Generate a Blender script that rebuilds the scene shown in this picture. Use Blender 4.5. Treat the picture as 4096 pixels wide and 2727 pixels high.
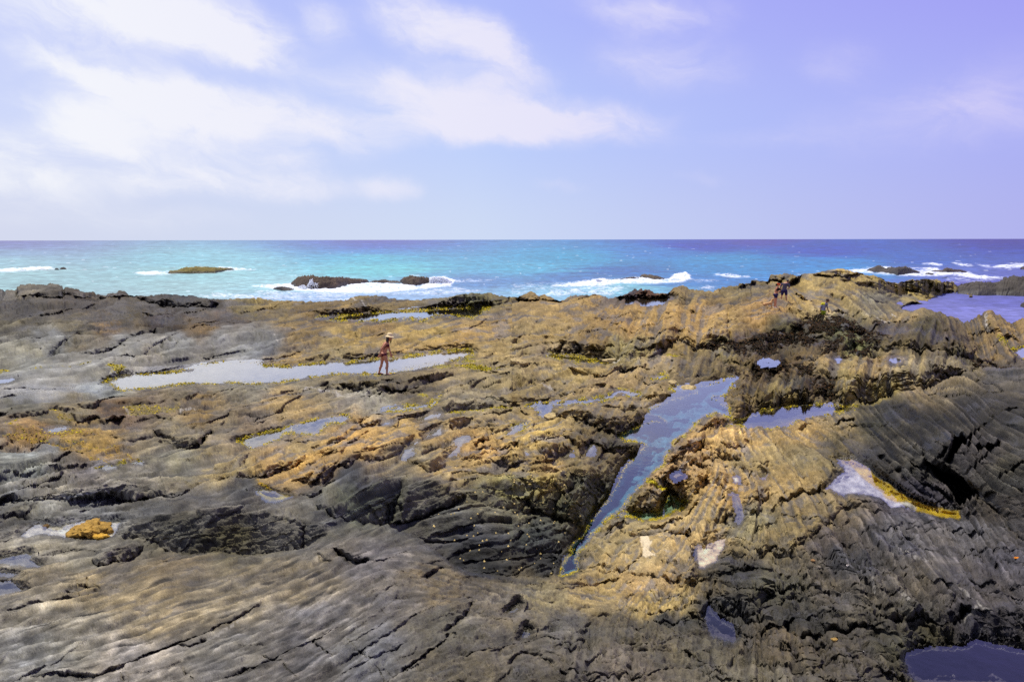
import bpy, bmesh, math, random
import numpy as np
from mathutils import Vector, Matrix, Quaternion

for o in list(bpy.data.objects):
    bpy.data.objects.remove(o)
SC = bpy.context.scene
COL = SC.collection
R = math.radians

# ------------------------------------------------------------------ camera
CAMZ = 7.0                     # metres above the sea
FPX = 2730.0                   # focal length in source pixels (24 mm on 36 mm)
PITCH = R(-8.44)
ROLL = R(-0.10)
cd = bpy.data.cameras.new('camera')
cam = bpy.data.objects.new('camera', cd)
COL.objects.link(cam)
cd.sensor_width = 36.0
cd.lens = 24.0
cd.clip_start = 0.1
cd.clip_end = 60000
cam.location = (0, 0, CAMZ)
CAMROT = Matrix.Rotation(R(90) + PITCH, 3, 'X') @ Matrix.Rotation(ROLL, 3, 'Z')
cam.rotation_euler = CAMROT.to_euler()
SC.camera = cam
M3 = np.array(CAMROT)

# ------------------------------------------------------------------ light
SUN_EL, SUN_AZ = 71.0, -32.0           # azimuth measured from +Y (view direction) towards +X
sd = bpy.data.lights.new('sun', 'SUN')
sun = bpy.data.objects.new('sun', sd)
COL.objects.link(sun)
sd.energy = 4.3
sd.angle = R(0.55)
sd.color = (1.0, 0.97, 0.91)
sv = Vector((math.cos(R(SUN_EL)) * math.sin(R(SUN_AZ)), math.cos(R(SUN_EL)) * math.cos(R(SUN_AZ)), math.sin(R(SUN_EL))))
sun.rotation_euler = (-sv).to_track_quat('-Z', 'Y').to_euler()
SC.cycles.use_denoising = False
SC.view_settings.view_transform = 'Standard'
SC.view_settings.look = 'None'
SC.view_settings.exposure = 0.0
SC.view_settings.gamma = 1.0
SC.view_settings.use_curve_mapping = False

def lin(c):
    c = np.asarray(c, float) / 255.0
    return np.where(c <= 0.04045, c / 12.92, ((c + 0.055) / 1.055) ** 2.4)
def lin4(r, g, b):
    v = lin((r, g, b))
    return (float(v[0]), float(v[1]), float(v[2]), 1.0)

# ------------------------------------------------------------------ sky
def ray(px, py):
    """unit-depth world direction of a pixel of the 4096 x 2727 photograph"""
    x = (np.asarray(px, float) - 2048.0) / FPX
    y = -(np.asarray(py, float) - 1363.5) / FPX
    d = np.stack([x, y, -np.ones_like(x)], -1)
    return d @ M3.T
class N:
    """small node helper"""
    def __init__(s, tree):
        s.t = tree
    def new(s, typ, **kw):
        n = s.t.nodes.new(typ)
        for k, v in kw.items():
            setattr(n, k, v)
        return n
    def link(s, a, b):
        s.t.links.new(a, b)
    def put(s, sock, v):
        if isinstance(v, bpy.types.NodeSocket):
            s.t.links.new(v, sock)
        elif v is not None:
            sock.default_value = v
    def math(s, op, a, b=None, c=None, clamp=False):
        n = s.new('ShaderNodeMath', operation=op, use_clamp=clamp)
        s.put(n.inputs[0], a); s.put(n.inputs[1], b)
        if c is not None: s.put(n.inputs[2], c)
        return n.outputs[0]
    def vmath(s, op, a, b=None):
        n = s.new('ShaderNodeVectorMath', operation=op)
        s.put(n.inputs[0], a); s.put(n.inputs[1], b)
        return n.outputs['Value'] if op in ('LENGTH', 'DOT_PRODUCT') else n.outputs[0]
    def mix(s, f, a, b, typ='MIX'):
        n = s.new('ShaderNodeMix', data_type='RGBA', blend_type=typ)
        s.put(n.inputs[0], f); s.put(n.inputs[6], a); s.put(n.inputs[7], b)
        return n.outputs[2]
    def range(s, v, a, b, c=0.0, d=1.0, smooth=True):
        n = s.new('ShaderNodeMapRange', interpolation_type='SMOOTHSTEP' if smooth else 'LINEAR')
        s.put(n.inputs[0], v)
        for i, q in enumerate((a, b, c, d)):
            n.inputs[1 + i].default_value = q
        return n.outputs[0]
    def noise(s, vec, scale, detail=4, rough=0.55, dist=0.0):
        n = s.new('ShaderNodeTexNoise')
        s.put(n.inputs['Vector'], vec)
        n.inputs['Scale'].default_value = scale
        n.inputs['Detail'].default_value = detail
        n.inputs['Roughness'].default_value = rough
        n.inputs['Distortion'].default_value = dist
        return n

world = bpy.data.worlds.new('World')
SC.world = world
world.use_nodes = True
wt = world.node_tree
wt.nodes.clear()
W = N(wt)
tc = W.new('ShaderNodeTexCoord')
sep = W.new('ShaderNodeSeparateXYZ')
W.link(tc.outputs['Generated'], sep.inputs[0])
az = W.math('ARCTAN2', sep.outputs[0], sep.outputs[1])
el = W.math('ARCSINE', sep.outputs[2])
sky = W.new('ShaderNodeTexSky', sky_type='NISHITA')
sky.sun_disc = False
sky.sun_elevation = R(SUN_EL)
sky.sun_rotation = R(SUN_AZ)
sky.air_density = 1.0
sky.dust_density = 1.2
sky.ozone_density = 2.0
nish = W.mix(1.0, sky.outputs[0], (0.092, 0.082, 0.105, 1), 'MULTIPLY')
# haze over the sea: pale towards the sun, bluer then violet away from it
azn = W.range(az, R(-40), R(42), 0, 1, False)
def ramp3(a, b, c):
    return W.mix(W.range(azn, .45, 1, 0, 1, False), W.mix(W.range(azn, 0, .5, 0, 1, False), lin4(*a), lin4(*b)), lin4(*c))
hz = ramp3((213, 218, 238), (205, 219, 245), (173, 174, 236))
md = ramp3((206, 216, 250), (188, 207, 252), (167, 171, 245))
vt = ramp3((190, 200, 250), (174, 187, 251), (156, 149, 242))
g1 = W.mix(W.range(el, R(0), R(9)), hz, md)
g2 = W.mix(W.range(el, R(7), R(20)), g1, vt)
base = W.mix(W.range(el, R(19), R(60)), g2, nish)
# clouds
uv = W.new('ShaderNodeCombineXYZ')
W.link(az, uv.inputs[0]); W.link(el, uv.inputs[1])
wn = W.noise(uv.outputs[0], 9.0, 5, 0.6)
warp = W.vmath('SUBTRACT', wn.outputs['Color'], (0.5, 0.5, 0.5))
wsc = W.vmath('MULTIPLY', warp, (0.10, 0.045, 0.0))
uvw = W.vmath('ADD', uv.outputs[0], wsc)
BLOBS = [(260, 210, 620, 230, -10, .30), (1050, 230, 480, 130, -4, .22), (300, 22, 380, 75, -6, 1.0), (500, 60, 150, 80, -8, 0.9), (742, 40, 75, 45, -30, .7), (980, 55, 190, 75, -14, 1.0), (1150, 125, 140, 75, -32, .9),
         (330, 165, 340, 40, -16, .36), (480, 258, 300, 66, 0, 1.1), (300, 215, 170, 30, -24, .45), (215, 305, 125, 58, -14, 1.0), (30, 345, 110, 60, -14, .7),
         (1000, 205, 240, 60, -6, .8), (1260, 285, 340, 62, -2, 1.05), (1060, 290, 240, 62, 0, .75), (450, 375, 220, 70, 0, .55), (1540, 145, 210, 75, -8, .6),
         (1930, 140, 110, 60, 0, .42), (2130, 280, 330, 100, 0, .42), (2330, 180, 200, 120, 0, .3), (1500, 20, 230, 55, -8, .7), (910, 430, 100, 40, 0, .5),
         (1620, 408, 80, 22, -8, .3), (1290, 425, 90, 18, -4, .4), (670, 365, 80, 40, -12, .5), (810, 315, 140, 55, 0, .55), (60, 425, 260, 45, 0, .6),
         (650, 150, 240, 35, -16, .3), (1700, 330, 180, 30, 0, .3), (120, 130, 180, 35, -16, .3), (640, 430, 330, 40, 0, .5), (200, 500, 420, 40, 0, .35)]
acc = None
for (bx, by, rx, ry, rot, a) in BLOBS:
    d = ray(bx / .57495, by / .57495)
    d = d / np.linalg.norm(d)
    ca, ce = math.atan2(d[0], d[1]), math.asin(d[2])
    mp = W.new('ShaderNodeMapping', vector_type='TEXTURE')
    W.link(uvw, mp.inputs[0])
    mp.inputs[1].default_value = (ca, ce, 0)
    mp.inputs[2].default_value = (0, 0, R(rot))
    mp.inputs[3].default_value = (rx / 1570.0, ry / 1570.0, 1)
    ln = W.vmath('LENGTH', mp.outputs[0])
    v = W.range(ln, 1.25, 0.0, 0.0, a)
    acc = v if acc is None else W.math('ADD', acc, v)
fn = W.new('ShaderNodeMapping', vector_type='TEXTURE')
W.link(uvw, fn.inputs[0])
fn.inputs[2].default_value = (0, 0, R(-12))
fn.inputs[3].default_value = (2.4, 1.0, 1)
n1 = W.noise(fn.outputs[0], 21.0, 9, 0.64, 0.5)
n2 = W.noise(fn.outputs[0], 5.0, 4, 0.5)
# loose high cloud carried on above and around the frame
hi = W.math('MULTIPLY', W.range(n2.outputs[0], .46, .72), W.range(el, R(17), R(34), 0, .55))
dens = W.math('ADD', acc, hi)
dens = W.math('MULTIPLY', dens, W.math('ADD', W.math('MULTIPLY', n1.outputs[0], 2.1), -.16))
cm = W.range(dens, .03, 1.12, 0, .93)
ccol = W.mix(azn, lin4(249, 251, 253), lin4(218, 210, 247))
fin = W.mix(cm, base, ccol)
# below the horizon the world only shows where nothing is built
bg = W.new('ShaderNodeBackground')
W.link(fin, bg.inputs[0])
bg.inputs[1].default_value = 1.0
wo = W.new('ShaderNodeOutputWorld')
W.link(bg.outputs[0], wo.inputs[0])

# ------------------------------------------------------------------ numpy helpers
def _hash(ix, iy, seed):
    h = (ix.astype(np.uint32) * np.uint32(374761393) + iy.astype(np.uint32) * np.uint32(668265263) + np.uint32(seed * 1274126177 % 4294967296))
    h = (h ^ (h >> np.uint32(13))) * np.uint32(1274126177)
    h = h ^ (h >> np.uint32(16))
    return h
def perlin(x, y, seed=0):
    x = np.asarray(x, np.float32); y = np.asarray(y, np.float32)
    xi = np.floor(x); yi = np.floor(y)
    xf = x - xi; yf = y - yi
    xi = xi.astype(np.int64) & 0xFFFFF; yi = yi.astype(np.int64) & 0xFFFFF
    u = xf * xf * xf * (xf * (xf * 6 - 15) + 10)
    v = yf * yf * yf * (yf * (yf * 6 - 15) + 10)
    def g(ox, oy):
        a = (_hash(xi + ox, yi + oy, seed) & np.uint32(1023)).astype(np.float32) * np.float32(2 * np.pi / 1024)
        return np.cos(a) * (xf - ox) + np.sin(a) * (yf - oy)
    a = g(0, 0); b = g(1, 0); c = g(0, 1); d = g(1, 1)
    top = a + u * (b - a)
    return (top + v * ((c + u * (d - c)) - top)) * 1.5
def fbm(x, y, octv=4, seed=0, rough=.5, lac=2.03):
    s = 0; a = 1.0; f = 1.0
    for k in range(octv):
        s = s + a * perlin(x * f + 17.3 * k, y * f - 9.1 * k, seed + k)
        a *= rough; f *= lac
    return s
def voronoi(x, y, seed=0, jit=.9):
    """F1, F2, per-cell random number and offset to the cell point"""
    x = np.asarray(x, np.float32); y = np.asarray(y, np.float32)
    xi = np.floor(x); yi = np.floor(y)
    f1 = np.full(x.shape, 9, np.float32); f2 = f1.copy()
    idc = np.zeros(x.shape, np.uint32); ox = np.zeros(x.shape, np.float32); oy = ox.copy()
    for i in (-1, 0, 1):
        for j in (-1, 0, 1):
            cx = xi + i; cy = yi + j
            h = _hash(cx.astype(np.int64) & 0xFFFFF, cy.astype(np.int64) & 0xFFFFF, seed)
            px = cx + .5 + jit * ((h & np.uint32(1023)).astype(np.float32) / 1023 - .5)
            py = cy + .5 + jit * (((h >> np.uint32(10)) & np.uint32(1023)).astype(np.float32) / 1023 - .5)
            dx = x - px; dy = y - py
            d = dx * dx + dy * dy
            c = d < f1
            f2 = np.where(c, f1, np.minimum(f2, d))
            f1 = np.where(c, d, f1)
            idc = np.where(c, h, idc); ox = np.where(c, dx, ox); oy = np.where(c, dy, oy)
    return np.sqrt(f1), np.sqrt(f2), idc, ox, oy
def sstep(a, b, x):
    t = np.clip((x - a) / (b - a), 0, 1)
    return t * t * (3 - 2 * t)
def pl_dist(pts, X, Y):
    """distance to a polyline and the running parameter 0..1 along it"""
    best = np.full(X.shape, 1e9, np.float32); par = np.zeros(X.shape, np.float32)
    n = len(pts) - 1
    for k in range(n):
        ax, ay = pts[k]; bx, by = pts[k + 1]
        vx, vy = bx - ax, by - ay
        L = vx * vx + vy * vy + 1e-9
        t = np.clip(((X - ax) * vx + (Y - ay) * vy) / L, 0, 1)
        d = (X - ax - t * vx) ** 2 + (Y - ay - t * vy) ** 2
        c = d < best
        best = np.where(c, d, best); par = np.where(c, (k + t) / n, par)
    return np.sqrt(best), par
def inside(pts, X, Y):
    r = np.zeros(X.shape, bool)
    n = len(pts)
    for k in range(n):
        ax, ay = pts[k]; bx, by = pts[(k + 1) % n]
        if ay == by: continue
        c = ((ay > Y) != (by > Y)) & (X < (bx - ax) * (Y - ay) / (by - ay) + ax)
        r ^= c
    return r
def sdist(pts, X, Y):
    """signed distance to a closed polygon, positive inside"""
    d, _ = pl_dist(list(pts) + [pts[0]], X, Y)
    return np.where(inside(pts, X, Y), d, -d)
def rbf(pts, X, Y, smooth=1e-3):
    """thin-plate interpolation of (x, y, value) points"""
    P = np.array(pts, float)
    xy = P[:, :2] / 1000.0 * np.array([1, 1.6]); z = P[:, 2]
    def phi(r2):
        return .5 * r2 * np.log(r2 + 1e-9)
    n = len(P)
    A = phi(((xy[:, None] - xy[None]) ** 2).sum(-1)) + smooth * np.eye(n)
    Q = np.c_[np.ones(n), xy]
    S = np.block([[A, Q], [Q.T, np.zeros((3, 3))]])
    w = np.linalg.solve(S, np.r_[z, 0, 0, 0])
    x = X / 1000.0; y = Y / 1000.0 * 1.6
    out = w[n] + w[n + 1] * x + w[n + 2] * y
    for k in range(n):
        out = out + w[k] * phi((x - xy[k, 0]) ** 2 + (y - xy[k, 1]) ** 2)
    return out
def blur(a, r):
    """box blur twice along both axes"""
    for _ in range(2):
        for ax in (0, 1):
            p = np.pad(a, [(r + 1, r) if i == ax else (0, 0) for i in (0, 1)], mode='edge')
            c = np.cumsum(p, axis=ax, dtype=np.float64)
            n = 2 * r + 1
            a = ((c[n:] - c[:-n]) if ax == 0 else (c[:, n:] - c[:, :-n])) / n
    return a.astype(np.float32)

# ------------------------------------------------------------------ object helpers
def link(o, parent=None):
    COL.objects.link(o)
    if parent is not None:
        o.parent = parent
    return o
def tag(o, label=None, cat=None, group=None, kind=None):
    if label: o['label'] = label
    if cat: o['category'] = cat
    if group: o['group'] = group
    if kind: o['kind'] = kind
    return o
def mesh_arrays(name, V, F, mat, attrs=None, smooth=True, parent=None):
    """object from numpy vertices (n,3) and quads/tris (m,k)"""
    me = bpy.data.meshes.new(name)
    V = np.ascontiguousarray(V, np.float32); F = np.ascontiguousarray(F, np.int32)
    k = F.shape[1]
    me.vertices.add(len(V)); me.vertices.foreach_set('co', V.ravel())
    me.loops.add(F.size); me.loops.foreach_set('vertex_index', F.ravel())
    me.polygons.add(len(F))
    me.polygons.foreach_set('loop_start', np.arange(0, F.size, k, dtype=np.int32))
    if smooth:
        me.polygons.foreach_set('use_smooth', np.ones(len(F), bool))
    if attrs:
        for an, (ty, arr) in attrs.items():
            a = me.attributes.new(an, ty, 'POINT')
            a.data.foreach_set('color' if ty == 'FLOAT_COLOR' else 'value', np.ascontiguousarray(arr, np.float32).ravel())
    me.update(calc_edges=True)
    if mat: me.materials.append(mat)
    o = bpy.data.objects.new(name, me)
    return link(o, parent)
def new_mat(name):
    m = bpy.data.materials.new(name)
    m.use_nodes = True
    m.node_tree.nodes.clear()
    return m, N(m.node_tree)
def simple_mat(name, col, rough=.6, var=.25, scale=30.0, spec=.3):
    m, n = new_mat(name)
    b = n.new('ShaderNodeBsdfPrincipled'); o = n.new('ShaderNodeOutputMaterial')
    t = n.new('ShaderNodeTexCoord')
    z = n.noise(t.outputs['Object'], scale, 4)
    c = lin(col)
    a = tuple(float(v) * (1 - var) for v in c) + (1,); d = tuple(min(1, float(v) * (1 + var)) for v in c) + (1,)
    n.link(n.mix(z.outputs[0], a, d), b.inputs['Base Color'])
    b.inputs['Roughness'].default_value = rough
    b.inputs['Specular IOR Level'].default_value = spec
    n.link(b.outputs[0], o.inputs[0])
    return m
# ------------------------------------------------------------------ survey of the shore
# Sight lines to landmarks, taken from eight overlapping close-ups of the photograph.
TILE = {'A1': (0, 1100), 'A2': (1024, 1100), 'A3': (2048, 1100), 'A4': (3072, 1050),
        'B1': (0, 1700), 'B2': (1024, 1700), 'B3': (2048, 1700), 'B4': (3072, 1600),
        'C1': (0, 2227), 'C2': (1365, 2227), 'C3': (2730, 2227), 'L': (0, 900), 'S': (0, 0)}
def T(s):
    """'A1 0,140 150,140 B1 3,4' -> list of sight lines in source pixels"""
    out = []; t = 'S'
    for w in s.split():
        if w in TILE:
            t = w; continue
        x, y = map(float, w.split(','))
        k = 1.0 if t == 'S' else 1.7253 if t[0] == 'C' else 1.6821 if t == 'L' else 2.2988
        out.append((TILE[t][0] + x / k, TILE[t][1] + y / k))
    return out

CREST = T('S -700,1172 A1 0,143 150,140 163,112 195,97 300,103 436,116 442,104 510,110 578,128 582,158 592,158 596,130 700,136 800,152 860,158 885,178 900,158 975,168 985,150 1080,158 1095,142 1160,158 1240,190 1350,182 1470,172 1640,168 1760,175 1890,195 1950,218 2354,232 '
          'A2 0,238 340,242 600,230 840,215 870,190 950,180 1200,183 1400,190 1600,195 1720,175 1850,160 2000,165 2100,185 2354,190 '
          'A3 60,190 100,165 160,145 200,152 240,175 285,165 350,182 440,212 540,172 640,178 760,192 900,205 970,180 1050,140 1130,110 1250,122 1420,152 1600,120 1740,130 1850,132 1920,90 2080,85 2085,60 2190,48 2200,10 2354,18 '
          'A4 25,72 130,78 310,130 410,132 550,100 640,84 740,92 860,110 1000,122 1200,146 1300,122 1380,132 1560,146 1700,182 1800,230 1860,280 1900,320 1975,480 2060,470 2120,500 2200,508 2354,520 S 4300,1290 4700,1290')

NEAR_EDGE = T('S -700,2330 0,2300 400,2262 600,2215 B1 1590,1165 1700,1175 1900,1192 2100,1203 2354,1207 B2 200,1178 430,1146 640,1050 S 1340,2110 B2 860,872 1100,900 1300,960 1480,1030 1700,1190 1800,1290 1950,1360 2100,1388 2354,1408 '
              'B3 200,1418 420,1402 560,1372 620,1350 S 2400,2300 2550,2200 2700,2100 2950,1880 B4 0,400 200,335 400,270 560,215 800,92 825,60 A4 830,1318 1000,1275 1330,1240 1450,1180 1650,1090 1830,1010 2130,960 2354,912 S 4300,1425 4700,1370')
EDGE_SOFT = [(-700, 70), (560, 60), (680, 7), (1211, 7), (1320, 45), (1400, 6), (2300, 6), (2420, 120), (2900, 110), (3080, 30), (3300, 9), (4700, 9)]

NEAR = [(-700, 3150, 1.8), (1000, 3150, 1.7), (2048, 3150, 1.7), (3000, 3150, 1.7), (4700, 3150, 1.6),
        (-700, 2727, 2.6), (0, 2727, 2.4), (700, 2727, 2.15), (1400, 2727, 2.05), (2000, 2727, 2.1), (2500, 2727, 2.1), (3000, 2727, 2.0), (3500, 2727, 2.0), (4096, 2727, 2.15), (4700, 2727, 2.1), (3850, 2610, 2.14), (4096, 2610, 2.16),
        (-700, 2500, 3.0), (0, 2500, 2.8), (700, 2500, 2.55), (1300, 2500, 2.33), (1700, 2500, 2.33), (2200, 2500, 2.5), (2600, 2500, 2.6), (2850, 2500, 2.7), (3200, 2500, 2.38), (3700, 2500, 2.25), (4096, 2500, 2.1), (4700, 2500, 2.0),
        (-700, 2300, 3.4), (0, 2300, 3.3), (500, 2300, 3.12), (900, 2300, 2.9), (1400, 2300, 2.68), (1807, 2261, 2.78), (2048, 2313, 2.95), (2230, 2312, 3.2), (2400, 2330, 3.5), (2700, 2300, 3.3), (2900, 2300, 3.1), (3200, 2300, 2.65), (3700, 2300, 2.42), (4096, 2300, 2.25), (4700, 2300, 2.1),
        (1398, 2078, 3.1), (1590, 2118, 3.0), (1763, 2218, 2.85), (1211, 2198, 3.12), (692, 2207, 3.33), (1024, 2222, 3.2), (1900, 2400, 2.6),
        (2700, 2100, 4.05), (3000, 2100, 3.25), (3300, 2100, 2.88), (3600, 2110, 2.8), (3880, 2085, 2.85), (4096, 2100, 2.5), (4700, 2100, 2.2),
        (2700, 1950, 4.2), (3000, 1950, 3.6), (3200, 1950, 3.2), (3350, 1955, 3.02), (3560, 1990, 2.97), (3800, 1950, 2.72), (4096, 1950, 2.25), (4700, 1950, 2.0),
        (3072, 1800, 3.75), (3300, 1800, 3.25), (3420, 1800, 3.1), (3600, 1800, 2.72), (3800, 1800, 2.4), (4096, 1800, 2.1), (4700, 1800, 1.9),
        (3300, 1700, 3.5), (3440, 1640, 3.2), (3700, 1600, 2.75), (4096, 1600, 2.15), (4700, 1600, 1.9), (3800, 1525, 2.75), (4096, 1450, 2.3), (4700, 1370, 1.9)]
FAR = [(-700, 2900, 2.1), (0, 2900, 2.05), (700, 2800, 2.1), (-700, 2600, 2.85), (0, 2600, 2.6), (700, 2500, 2.55), (0, 2450, 2.9), (-700, 2300, 3.42), (0, 2300, 3.33), (400, 2280, 3.35), (500, 2330, 3.1), (560, 2240, 3.45),
       (692, 2190, 3.58), (1024, 2205, 3.62), (1211, 2180, 3.36), (650, 2040, 3.5), (900, 2000, 3.38), (1000, 1960, 3.7), (1200, 2040, 3.25), (1330, 2095, 3.18), (600, 1950, 4.1), (900, 1915, 3.92), (1020, 1915, 3.92),
       (1500, 2100, 4.0), (1668, 2140, 4.3), (1763, 2205, 4.5), (1872, 2285, 4.62), (2048, 2305, 4.68), (2200, 2300, 4.78), (2300, 2285, 4.78), (1800, 2700, 4.7), (2200, 2700, 4.8), (2600, 2500, 4.2), (3000, 2400, 4.2), (3600, 2200, 4.4), (4400, 2000, 4.6),
       (1300, 1960, 3.66), (1470, 1850, 3.85), (1650, 1900, 3.92), (1870, 1970, 4.05), (1900, 2100, 4.28), (1750, 2060, 4.2), (2000, 2200, 4.45), (2100, 2050, 4.38), (2250, 2150, 4.65), (2330, 2110, 4.75),
       (2000, 1850, 4.1), (2200, 1900, 4.2), (2300, 1800, 4.3), (2400, 1950, 4.45), (2250, 2060, 4.5), (2500, 1760, 4.6), (2550, 1900, 4.8), (2400, 2050, 4.8),
       (2700, 1850, 4.3), (2850, 1750, 4.35), (2900, 1900, 4.0), (2700, 2010, 4.6), (2620, 2000, 4.7), (2550, 2070, 4.72), (2480, 2095, 4.77), (3100, 1780, 4.2), (3250, 1720, 4.5), (3400, 1650, 4.7), (3700, 1640, 4.6), (4400, 1600, 4.6),
       (-700, 1900, 4.4), (0, 1900, 4.3), (400, 1900, 4.2), (800, 1880, 4.15), (1050, 1880, 4.1), (1200, 1880, 4.15), (0, 2050, 3.9), (300, 2110, 3.8), (0, 2150, 3.75), (-700, 2100, 3.9),
       (-700, 1750, 4.8), (0, 1750, 4.75), (700, 1750, 4.75), (1100, 1760, 4.8), (1600, 1750, 4.55), (2000, 1740, 4.45), (0, 1650, 5.1), (800, 1650, 5.12), (1350, 1650, 5.1), (2000, 1650, 4.95), (2600, 1650, 4.8), (3100, 1650, 4.75),
       (-700, 1560, 5.35), (0, 1560, 5.35), (800, 1560, 5.4), (1500, 1560, 5.42), (2100, 1560, 5.15), (2700, 1560, 5.0), (3200, 1560, 4.72), (3600, 1550, 4.6), (4000, 1540, 4.6), (4700, 1540, 4.6),
       (-700, 1480, 5.55), (0, 1480, 5.55), (800, 1480, 5.75), (1500, 1480, 5.65), (2100, 1480, 5.4), (2700, 1480, 5.15), (3200, 1470, 4.9), (3600, 1460, 4.5), (4000, 1480, 4.7), (4700, 1480, 4.7),
       (0, 1400, 5.55), (800, 1400, 5.6), (1500, 1400, 5.6), (2200, 1400, 5.4), (2700, 1400, 5.2), (3200, 1400, 5.0), (3600, 1390, 4.55), (3950, 1410, 4.9), (4700, 1400, 5.0),
       (-700, 1300, 5.6), (0, 1300, 5.6), (700, 1300, 5.6), (1400, 1300, 5.6), (2100, 1300, 5.4), (2600, 1300, 5.25), (3000, 1310, 5.1), (3400, 1310, 4.85), (3700, 1310, 5.0), (4000, 1320, 5.4), (4700, 1320, 5.6),
       (-700, 1190, 5.5), (0, 1180, 5.4), (500, 1185, 5.5), (850, 1190, 5.4), (1000, 1205, 5.6), (1400, 1200, 5.5), (1850, 1175, 5.15), (2100, 1185, 5.3), (2400, 1190, 5.3), (2550, 1160, 4.9), (2850, 1150, 4.65), (3000, 1110, 4.2),
       (3100, 1095, 3.95), (3400, 1100, 4.0), (3600, 1112, 4.4), (3750, 1130, 5.2), (3880, 1180, 7.0), (1600, 1265, 5.75), (1300, 1265, 5.7),
       (3100, 1241, 4.78), (3140, 1212, 4.98), (3285, 1276, 5.3), (3250, 1225, 5.0), (3450, 1225, 5.6), (3600, 1215, 7.2), (3760, 1205, 7.35), (3800, 1230, 7.5), (4000, 1215, 7.6), (4400, 1215, 7.6),
       (3590, 1236, 6.4), (3740, 1262, 6.0), (3830, 1285, 5.8), (3960, 1262, 5.7), (4096, 1285, 5.8), (4700, 1290, 5.8)]

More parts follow.
